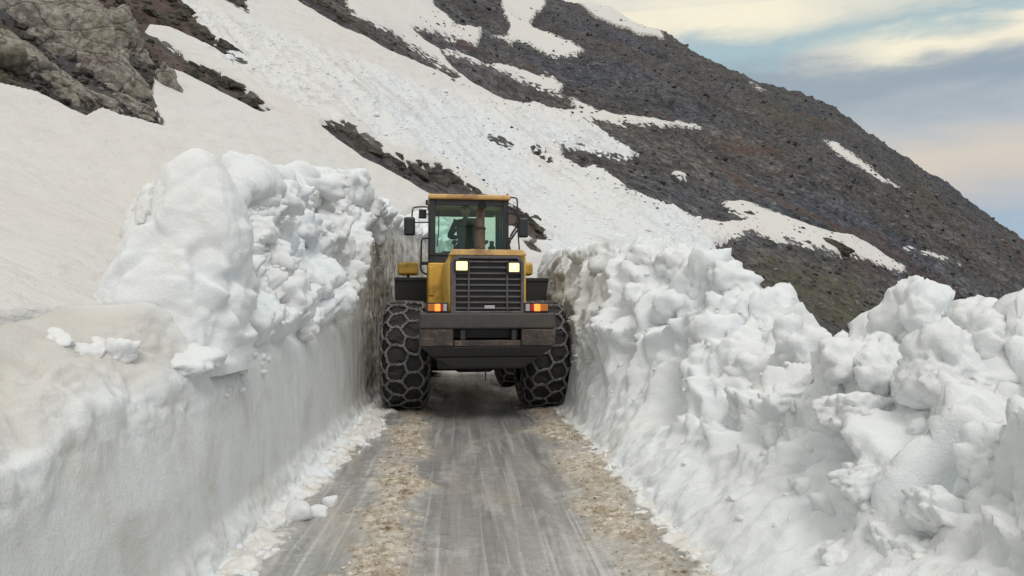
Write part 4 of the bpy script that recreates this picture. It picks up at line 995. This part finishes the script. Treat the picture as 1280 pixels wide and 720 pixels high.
# --- engine hood and grille
yg = -1.88
gx0, gzt = lp(563, 322, yg); gx1, _ = lp(655, 322, yg); _, gzb = lp(609, 398, yg); _, hzt = lp(609, 313, yg)
hx0, hx1 = gx0 - 0.02, gx1 + 0.035
gcx = (gx0 + gx1) / 2
yf = 0.72
mb = MB(); c = 0.09
mb.prism([(hx0, zt + 0.01), (hx1, zt + 0.01), (hx1, hzt - c), (hx1 - c * 0.4, hzt - 0.025), (hx1 - c, hzt), (hx0 + c, hzt), (hx0 + c * 0.4, hzt - 0.025), (hx0, hzt - c)], 'y', yg + 0.06, yf)
hood = mb.build('hood', M_YEL, T_, 0.02)
mb = MB()                                                              # worn rear lip of the hood top
mb.prism([(hx0 + 0.01, gzt + 0.035), (hx1 - 0.01, gzt + 0.035), (hx1 + 0.003, hzt - 0.06), (hx1 - 0.05, hzt + 0.012), (hx0 + 0.05, hzt + 0.012), (hx0 - 0.003, hzt - 0.06)], 'y', yg - 0.01, yg + 0.34)
mb.build('hood_lip', M_YELW, hood, 0.015)
for kk in range(3):                                                    # louvred service doors on the hood side
    for sgn, xx in ((-1, hx0), (1, hx1)):
        y0 = yg + 0.30 + kk * 0.75
        mb = MB(); mb.box(min(xx, xx + sgn * 0.012), max(xx, xx + sgn * 0.012), y0, y0 + 0.66, zt + 0.12, hzt - 0.16); mb.build('side_panel', M_YEL, hood, 0.006)
mb = MB()                                                              # grille surround as a ring
fr = 0.075
o_ = [(gx0, gzb), (gx1, gzb), (gx1, gzt - 0.05), (gx1 - 0.07, gzt + 0.03), (gx0 + 0.07, gzt + 0.03), (gx0, gzt - 0.05)]
i_ = [(gx0 + fr, gzb + 0.10), (gx1 - fr * 0.6, gzb + 0.10), (gx1 - fr * 0.6, gzt - 0.06), (gx1 - 0.10, gzt - 0.01), (gx0 + 0.12, gzt - 0.01), (gx0 + fr, gzt - 0.06)]
for y0 in (yg - 0.02, yg + 0.05):
    pass
Vo = [[mb.bm.verts.new((u, y, v)) for u, v in L_] for y in (yg - 0.02, yg + 0.058) for L_ in (o_, i_)]
for i in range(6):
    j = (i + 1) % 6
    mb.bm.faces.new((Vo[0][i], Vo[0][j], Vo[1][j], Vo[1][i])); mb.bm.faces.new((Vo[2][j], Vo[2][i], Vo[3][i], Vo[3][j]))
    mb.bm.faces.new((Vo[0][j], Vo[0][i], Vo[2][i], Vo[2][j])); mb.bm.faces.new((Vo[1][i], Vo[1][j], Vo[3][j], Vo[3][i]))
gri = mb.build('grille', M_GRI, T_, 0.012)
mb = MB(); mb.box(gx0 + 0.03, gx1 - 0.03, yg + 0.045, yg + 0.055, gzb + 0.02, gzt - 0.01); mb.build('radiator_core', M_BLK, gri)
zs = np.linspace(gzb + 0.135, gzt - 0.05, 9)
for z in zs:
    mb = MB(); mb.box(gx0 + fr - 0.01, gx1 - fr * 0.6 + 0.01, yg + 0.0, yg + 0.03, z - 0.011, z + 0.011); mb.build('grille_bar', M_GRI, gri, 0.004)
for px in (586, 634):
    xx, _ = lp(px, 350, yg); mb = MB(); mb.box(xx - 0.010, xx + 0.010, yg - 0.012, yg - 0.001, gzb + 0.11, gzt - 0.03); mb.build('grille_upright', M_GRI, gri, 0.003)
x0, z0 = lp(583, 397, yg); x1, z1_ = lp(634, 391, yg)
mb = MB(); mb.box(x0, x1, yg - 0.028, yg - 0.021, gzb + 0.012, gzb + 0.075); mb.build('lower_vent', M_BLK, gri, 0.004)
xx, zz_ = lp(612, 384, yg); mb = MB(); mb.box(xx - 0.07, xx + 0.07, yg - 0.012, yg - 0.002, zz_ - 0.02, zz_ + 0.025); mb.build('name_plate', M_CLR, gri, 0.004)
for (a, b, y0, y1) in ((570, 584, 327, 338), (636, 648.5, 329, 340)):
    x0, zt_ = lp(a, y0, yg); x1, zb_ = lp(b, y1, yg)
    mb = MB(); mb.box(x0 - 0.03, x1 + 0.025, yg - 0.035, yg + 0.02, zb_ - 0.028, zt_ + 0.028); wl = mb.build('work_lamp', M_BLK, gri, 0.012)
    mb = MB(); mb.box(x0, x1, yg - 0.050, yg - 0.030, zb_, zt_); mb.build('lamp_lens', M_WORK, wl, 0.012)

# --- exhaust stack
ye = -0.35
ex, ez = lp(600.5, 260, ye); wpx = 11 / (F / (LY + ye)) / 2
mb = MB(); mb.tube([(ex, ye, hzt - 0.05), (ex, ye, ez - 0.32)], wpx * 1.12, 18); exo = mb.build('exhaust_pipe', M_EXH, T_, smooth=False, bevel=0.004)
mb = MB(); mb.tube(smooth_path([(ex, ye, ez - 0.34), (ex, ye, ez - 0.12), (ex + 0.004, ye - 0.02, ez - 0.02), (ex + 0.008, ye - 0.10, ez + 0.015), (ex + 0.01, ye - 0.16, ez + 0.02)]), wpx * 0.98, 18, cap=False); mb.build('exhaust_elbow', M_EXH, exo, smooth=True)
mb = MB(); mb.tube([(ex + 0.009, ye - 0.13, ez + 0.019), (ex + 0.01, ye - 0.155, ez + 0.02)], wpx * 0.95, 18); mb.build('exhaust_mouth', M_MOUTH, exo)  # near-black disc closing the open end of the pipe
mb = MB(); mb.tube([(ex, ye, ez - 0.335), (ex, ye, ez - 0.30)], wpx * 1.25, 18); mb.build('exhaust_clamp', M_BLK, exo, 0.004)
mb = MB(); mb.box(ex - 0.17, ex - 0.085, ye - 0.10, ye + 0.1, hzt + 0.001, hzt + 0.13); mb.build('precleaner_bracket', M_YELW, T_, 0.02)

# --- cab
yc0, yc1 = 0.80, 2.35
ax0, azt = lp(537, 248, yc0); ax1, _ = lp(636, 248, yc0)
ax0s, azb = lp(537, 318, yc0)
cw = 0.075
cab = MB(); cab.box(ax0, ax1, yc0 + 0.02, yc1, azb - 0.14, azb - 0.02); cab = cab.build('cab', M_CAB, T_, 0.02)
ztop = azt - 0.01
for (x0, x1, y0, y1, nm) in ((ax0, ax0 + 0.10, yc0, yc0 + 0.10, 'post'), (ax1 - 0.10, ax1, yc0, yc0 + 0.10, 'post'), (ax0, ax0 + 0.07, yc1 - 0.09, yc1, 'post'), (ax1 - 0.07, ax1, yc1 - 0.09, yc1, 'post'), (ax0, ax0 + 0.06, 1.55, 1.62, 'post'), (ax1 - 0.06, ax1, 1.55, 1.62, 'post')):
    mb = MB(); mb.box(x0, x1, y0, y1, azb - 0.021, ztop); mb.build(nm, M_CAB, cab, 0.015)
mb = MB(); mb.box(ax0 + 0.101, ax1 - 0.101, yc0 + 0.004, yc0 + 0.09, ztop - 0.10, ztop - 0.002); mb.build('top_rail', M_CAB, cab, 0.01)
mb = MB(); mb.box(ax0 + 0.071, ax1 - 0.071, yc1 - 0.085, yc1 - 0.004, ztop - 0.08, ztop - 0.002); mb.build('top_rail', M_CAB, cab, 0.01)
mb = MB(); mb.box(ax0 + 0.101, ax1 - 0.101, yc0 + 0.004, yc0 + 0.09, azb - 0.019, azb + 0.03); mb.build('bottom_rail', M_CAB, cab, 0.01)
_, rz1 = lp(590, 243.5, yc0)
mb = MB(); mb.box(ax0 - 0.02, ax1 + 0.03, yc0 - 0.06, yc1 + 0.10, ztop, rz1 + 0.0); mb.build('roof', M_YELW, cab, 0.03, seg=3)
mb = MB(); mb.box(ax0 + 0.102, ax1 - 0.102, yc0 + 0.04, yc0 + 0.048, azb + 0.031, ztop - 0.101); mb.build('rear_window', M_GLS, cab)
mb = MB(); mb.box(ax0 + 0.072, ax1 - 0.072, yc1 - 0.05, yc1 - 0.042, azb - 0.02, ztop - 0.082); mb.build('windscreen', M_GLS, cab)
for xx in (ax0 + 0.02, ax1 - 0.028):
    mb = MB(); mb.box(xx, xx + 0.008, yc0 + 0.11, 1.549, azb - 0.02, ztop - 0.002); mb.build('side_window', M_GLS, cab)
    mb = MB(); mb.box(xx, xx + 0.008, 1.621, yc1 - 0.091, azb - 0.02, ztop - 0.002); mb.build('side_window', M_GLS, cab)
mb = MB(); mb.box(ax0 + 0.12, ax1 - 0.12, yc1 - 0.20, yc1 - 0.17, ztop - 0.13, ztop - 0.083); mb.build('sun_visor', M_CAB, cab, 0.006)
mb = MB(); mb.tube(smooth_path([(ax0 + 0.15, yc0 + 0.02, ztop - 0.2), (ax0 + 0.155, yc0 + 0.01, ztop - 0.5), (ax0 + 0.13, yc0 + 0.02, ztop - 0.8)]), 0.010, 6); mb.build('wiper', M_BLK, cab)
# dash and steering column seen through the glass
mb = MB(); mb.prism([(yc1 - 0.32, azb - 0.02), (yc1 - 0.10, azb - 0.02), (yc1 - 0.10, azb + 0.10), (yc1 - 0.22, azb + 0.16), (yc1 - 0.32, azb + 0.10)], 'x', ax0 + 0.25, ax1 - 0.25); mb.build('dashboard', M_BLK, cab, 0.02)
mb = MB()
cst = Vector(((ax0 + ax1) / 2 - 0.02, 1.86, azb + 0.20))
mb.tube([cst + Vector((0.19 * math.cos(a), 0.08 * math.sin(a), 0.17 * math.sin(a))) for a in np.linspace(0, 2 * math.pi, 25)], 0.016, 6); mb.tube([cst, cst + Vector((0, 0.2, -0.24))], 0.03, 8); mb.build('steering_wheel', M_BLK, cab, smooth=True)
# seat
sx, _ = lp(588, 300, 1.28)
mb = MB(); mb.box(sx - 0.24, sx + 0.24, 1.18, 1.70, azb - 0.02, azb + 0.10); seat = mb.build('seat', M_FAB, cab, 0.04, seg=3)
mb = MB(); mb.box(sx - 0.22, sx + 0.22, 1.14, 1.26, azb + 0.10, azb + 0.50); mb.build('backrest', M_FAB, seat, 0.045, seg=3)
mb = MB(); mb.box(sx - 0.11, sx + 0.11, 1.15, 1.23, azb + 0.53, azb + 0.67); mb.build('headrest', M_FAB, seat, 0.03, seg=3)
for s_ in (-1, 1): mb = MB(); mb.box(sx + s_ * 0.28 - 0.035, sx + s_ * 0.28 + 0.035, 1.22, 1.58, azb + 0.24, azb + 0.29); mb.build('armrest', M_FAB, seat, 0.015)
mb = MB(); mb.box(ax1 - 0.26, ax1 - 0.14, 1.7, 1.8, azb - 0.02, azb + 0.22); mb.box(ax1 - 0.24, ax1 - 0.16, 1.71, 1.74, azb + 0.22, azb + 0.32); mb.build('control_console', M_BLK, cab, 0.01)
# platform under the cab: yellow on the visible side
px0, pz0 = lp(535, 318.5, 0.72); px1, _ = lp(556, 318, 0.72); _, pz1 = lp(540, 347, 0.72)
mb = MB(); mb.box(px0, 0.68, 0.73, 2.30, pz1 - 0.5, azb - 0.142); mb.build('cab_platform', M_YEL, T_, 0.03)
mb = MB(); mb.box(px0 + 0.02, px0 + 0.10, 0.71, 0.735, pz1 - 0.3, pz0 - 0.2); mb.build('platform_rib', M_YEL, T_, 0.01)

# --- mirrors, rails, lamps and hoses on the cab
def L3(px, py, yl): x, z = lp(px, py, yl); return Vector((x, yl, z))
ym = 2.25
def mirror(px0, px1, py0, py1, ym):
    a = L3(px0, py0, ym); b = L3(px1, py1, ym)
    mb = MB(); mb.box(a.x, b.x, ym - 0.04, ym + 0.06, b.z, a.z); return mb.build('mirror', M_MIR, T_, 0.04, seg=3)
ml_ = mirror(505, 519, 271, 294.5, ym)
mb = MB(); mb.tube(smooth_path([L3(539, 260, ym), L3(530, 258.5, ym), L3(518, 259.5, ym), L3(515.5, 264, ym), L3(515, 273, ym)]), 0.014, 8); mb.tube([L3(539, 278, ym), L3(517, 278, ym)], 0.012, 8); mb.build('mirror_arm', M_BLK, ml_, smooth=True)
a, b = L3(523.5, 262, 1.9), L3(533, 273, 1.9)
mb = MB(); mb.box(a.x, b.x, 1.84, 1.96, b.z, a.z); mb.tube([Vector((b.x - 0.02, 1.9, (a.z + b.z) / 2)), Vector((ax0 + 0.02, 1.9, (a.z + b.z) / 2))], 0.014, 6); mb.build('side_lamp', M_BLK, T_, 0.015)
a, b = L3(532, 250, 1.7), L3(538, 256, 1.7)
mb = MB(); mb.box(a.x, b.x + 0.03, 1.66, 1.76, b.z, a.z); mb.build('side_lamp', M_CAB, T_, 0.015)
mr_ = mirror(647, 660.5, 272, 297, ym)
mb = MB(); mb.tube(smooth_path([L3(636, 262, ym), L3(644, 262, ym), L3(651, 266, ym), L3(653, 274, ym)]), 0.014, 8); mb.build('mirror_arm', M_BLK, mr_, smooth=True)
mb = MB(); mb.tube(smooth_path([L3(637, 247, 0.95), L3(644, 247.5, 0.95), L3(646.5, 252, 0.95), L3(647, 275, 0.95), L3(648, 296, 0.95), L3(649.5, 316, 0.95)]), 0.013, 8); mb.build('grab_rail', M_BLK, T_, smooth=True)
mb = MB(); mb.tube(smooth_path([L3(540, 298, 0.9), L3(531, 298, 0.9), L3(527, 301, 0.9), L3(526.5, 320, 0.9), L3(526, 334, 0.9), L3(528, 340, 0.9), L3(534, 343, 0.9)]), 0.016, 8); mb.tube([L3(526.5, 329, 0.9), L3(537, 329, 0.9)], 0.03, 8); mb.build('grab_rail', M_BLK, T_, smooth=True)
for pts_ in ([(634, 258), (642, 262), (649, 271), (650, 283), (645, 290), (638, 301), (634, 313)], [(634, 267), (642, 266), (647, 272), (647, 281), (640, 292), (636, 302), (638, 314)], [(636, 281), (643, 280), (648, 276)]):
    mb = MB(); mb.tube(smooth_path([L3(x, y, 0.70) for x, y in pts_]), 0.017, 8); mb.build('hose', M_BLK, T_, smooth=True)

# --- front half: fenders, lamp housings, lift arms, bucket
yfn = 2.50
fl = L3(493, 346.5, yfn); fl2 = L3(556, 346.5, yfn); fr_ = L3(686, 346.5, yfn); frb = L3(677, 392, yfn); fr2 = L3(650, 346, yfn)
for (xo, xob, xi) in ((fl.x, fl.x + 0.03, fl2.x), (fr_.x, frb.x, fr2.x)):
    zt_ = fl.z
    mb = MB(); mb.prism([(xi, zt_ - 0.006), (xo, zt_ - 0.006), (xob, 1.15), (xi, 1.15)], 'y', yfn, yfn + 0.03); f_ = mb.build('front_fender', M_BLK, T_, 0.006)
    mb = MB(); mb.prism([(yfn - 0.02, zt_ - 0.07), (yfn - 0.02, zt_), (4.1, zt_), (4.35, zt_ - 0.25), (4.32, zt_ - 0.28), (4.08, zt_ - 0.05), (yfn + 0.03, zt_ - 0.07)], 'x', min(xi, xo), max(xi, xo)); mb.build('fender_top', M_CAB, f_, 0.01)
for a, b, nm in ((L3(497, 327.5, 2.75), L3(523.5, 344, 2.75), 0), (L3(640, 328, 2.75), L3(665.5, 344.5, 2.75), 1)):
    mb = MB(); mb.box(a.x, b.x, 2.65, 3.0, b.z, a.z); lh = mb.build('headlamp_housing', M_YEL, T_, 0.06, seg=4)
    xm = (a.x + b.x) / 2
    mb = MB(); mb.tube([Vector((xm, 2.85, b.z + 0.02)), Vector((xm, 2.85, fl.z - 0.02))], 0.03, 8); mb.build('headlamp_bracket', M_BLK, lh)
    mb = MB(); mb.box(a.x + 0.05, b.x - 0.05, 3.0, 3.02, b.z + 0.05, a.z - 0.04); mb.build('headlamp_lens', M_CLR, lh, 0.01)
for s_ in (-1, 1):
    mb = MB(); mb.prism([(2.95, 1.75), (3.15, 1.95), (4.0, 1.75), (4.9, 0.95), (5.2, 0.55), (5.0, 0.45), (4.6, 0.85), (3.9, 1.45)], 'x', s_ * 0.44 - 0.06, s_ * 0.44 + 0.06); mb.build('lift_arm', M_YEL, T_, 0.015)
mb = MB(); mb.prism([(3.5, 1.95), (3.7, 2.0), (4.6, 1.45), (4.5, 1.3)], 'x', -0.12, 0.12); mb.build('tilt_linkage', M_YEL, T_, 0.015)
bo = [(5.05, 0.25), (5.0, 0.7), (5.05, 1.2), (5.35, 1.5), (5.42, 1.46), (5.15, 1.15), (5.1, 0.7), (5.18, 0.36), (5.5, 0.22), (6.3, 0.12), (6.3, 0.08), (5.4, 0.12)]
mb = MB(); mb.prism(bo, 'x', -1.5, 1.5); bk = mb.build('bucket', M_BLK, T_, 0.01)
for s_ in (-1, 1):
    mb = MB(); mb.prism([(5.1, 0.3), (5.08, 1.2), (5.38, 1.47), (6.2, 0.3), (6.28, 0.13), (5.45, 0.17)], 'x', s_ * 1.515 - 0.012, s_ * 1.515 + 0.012); mb.build('bucket_side', M_BLK, bk)
for i in range(8):
    x = -1.35 + i * 2.7 / 7; mb = MB(); mb.prism([(6.25, 0.06), (6.25, 0.14), (6.5, 0.10), (6.5, 0.07)], 'x', x - 0.05, x + 0.05); mb.build('bucket_tooth', M_BLK, bk)
# deck, steps and side tanks beside the hood
for s_ in (-1, 1):
    mb = MB(); mb.box(min(s_ * 0.50, s_ * 0.74), max(s_ * 0.50, s_ * 0.74), 0.95, 2.1, 0.75, 1.35); mb.build('side_tank', M_BLK, T_, 0.03)
    mb = MB(); mb.box(s_ * 0.95 - 0.3, s_ * 0.95 + 0.3, 0.95, 1.05, 1.36, 1.42); mb.build('step', M_BLK, T_, 0.01)

# ------------------------------------------------------------------ driver, seated in the cab with the back to the camera
def person_at(loc, rz):
    root = bpy.data.objects.new('person', None)
    J = {  # local joints, x right, y forward, z up from the seat top
        'pel': ((0, 0.06, 0.10), 0.150, 0.115), 'bel': ((-0.01, 0.05, 0.24), 0.150, 0.11), 'che': ((-0.03, 0.07, 0.42), 0.175, 0.12), 'nck': ((-0.03, 0.09, 0.57), 0.062, 0.062), 'nk2': ((-0.03, 0.10, 0.62), 0.055, 0.055),
        'ls': ((-0.20, 0.08, 0.50), 0.078, 0.078), 'le': ((-0.31, 0.20, 0.27), 0.056, 0.056), 'lw': ((-0.18, 0.42, 0.28), 0.038, 0.038), 'rs': ((0.15, 0.09, 0.50), 0.078, 0.078), 're': ((0.24, 0.20, 0.27), 0.056, 0.056), 'rw': ((0.14, 0.43, 0.28), 0.038, 0.038),
        'lh': ((-0.10, 0.12, 0.07), 0.095, 0.09), 'lk': ((-0.16, 0.46, 0.09), 0.070, 0.070), 'la': ((-0.16, 0.55, -0.33), 0.048, 0.048), 'lt': ((-0.17, 0.70, -0.37), 0.04, 0.03),
        'rh': ((0.10, 0.12, 0.07), 0.095, 0.09), 'rk': ((0.15, 0.46, 0.09), 0.070, 0.070), 'ra': ((0.15, 0.55, -0.33), 0.048, 0.048), 'rt': ((0.16, 0.70, -0.37), 0.04, 0.03)}
    E = [('pel', 'bel'), ('bel', 'che'), ('che', 'nck'), ('nck', 'nk2'), ('che', 'ls'), ('ls', 'le'), ('le', 'lw'), ('che', 'rs'), ('rs', 're'), ('re', 'rw'), ('pel', 'lh'), ('lh', 'lk'), ('lk', 'la'), ('la', 'lt'), ('pel', 'rh'), ('rh', 'rk'), ('rk', 'ra'), ('ra', 'rt')]
    ks = list(J); me = bpy.data.meshes.new('person'); me.from_pydata([J[k_][0] for k_ in ks], [(ks.index(a), ks.index(b)) for a, b in E], []); me.materials.append(M_JACK)
    o = link('person', me); o.location = loc; o.rotation_euler = (0, 0, rz)
    o.modifiers.new('skin', 'SKIN')
    for k_, sv_ in zip(ks, me.skin_vertices[0].data): sv_.radius = J[k_][1:]; sv_.use_root = (k_ == 'pel')
    sb = o.modifiers.new('sub', 'SUBSURF'); sb.levels = 2; sb.render_levels = 2
    # head with face features, cap and hands as children
    V, Fc = ico(4); V = V.copy(); fr = V[:, 1]
    H = V * np.array([0.078, 0.098, 0.118])
    H[:, 1] += np.where((V[:, 2] < -0.3), 0.018 * (V[:, 1] > 0), 0)
    nose = np.exp(-((V[:, 0] / 0.16) ** 2 + ((V[:, 2] + 0.12) / 0.2) ** 2)) * (fr > 0.5); H[:, 1] += 0.022 * nose
    for ex_ in (-0.38, 0.38): H[:, 1] -= 0.012 * np.exp(-(((V[:, 0] - ex_) / 0.16) ** 2 + ((V[:, 2] - 0.08) / 0.12) ** 2)) * (fr > 0.4)
    for s_ in (-1, 1): H[:, 0] += s_ * 0.016 * np.exp(-(((V[:, 1] + 0.05) / 0.16) ** 2 + ((V[:, 2] + 0.02) / 0.22) ** 2)) * (V[:, 0] * s_ > 0.6)
    hd = link('head', mesh_np('head', H, Fc, M_SKIN), o); hd.location = (-0.03, 0.115, 0.73)
    cp = V * np.array([0.088, 0.106, 0.118]); keep = V[:, 2] > 0.12
    cp[:, 2] = np.where(keep, cp[:, 2], 0.014); cp[:, :2] *= np.where(keep, 1, 0.97)[:, None]; cp[:, 2] += 0.008
    cap = link('cap', mesh_np('cap', cp, Fc, M_FAB), o); cap.location = (-0.03, 0.11, 0.735)
    for s_, wr, cc in ((-1, J['lw'][0], 0), (1, J['rw'][0], 1)):
        mb = MB(); wx = Vector(wr)
        mb.tube([wx, wx + Vector((0, 0.04, 0.01)), wx + Vector((0, 0.085, 0.01))], [0.026, 0.040, 0.036], 8)
        for f in range(4):
            b0 = wx + Vector((-0.027 + f * 0.018, 0.085, 0.012)); ln = (0.030, 0.036, 0.034, 0.026)[f]
            mb.tube([b0, b0 + Vector((0, ln, 0.004)), b0 + Vector((0, ln + 0.012, -0.022)), b0 + Vector((0, ln - 0.008, -0.040))], [0.0095, 0.009, 0.0085, 0.007], 6)
        b0 = wx + Vector((-s_ * 0.034, 0.03, 0.0)); mb.tube([b0, b0 + Vector((-s_ * 0.022, 0.03, -0.01)), b0 + Vector((-s_ * 0.016, 0.06, -0.025))], [0.012, 0.010, 0.008], 6)
        mb.build('hand', M_SKIN, o, smooth=True)
    bpy.data.objects.remove(root)
    return o
c_, s_ = math.cos(LTH), math.sin(LTH); dx, dy = sx - 0.05, 1.27
drv = person_at((LX + c_ * dx - s_ * dy, LY + s_ * dx + c_ * dy, azb + 0.095), LTH)
tag(drv, 'driver in a dark jacket and cap seated inside the loader cab', 'person')
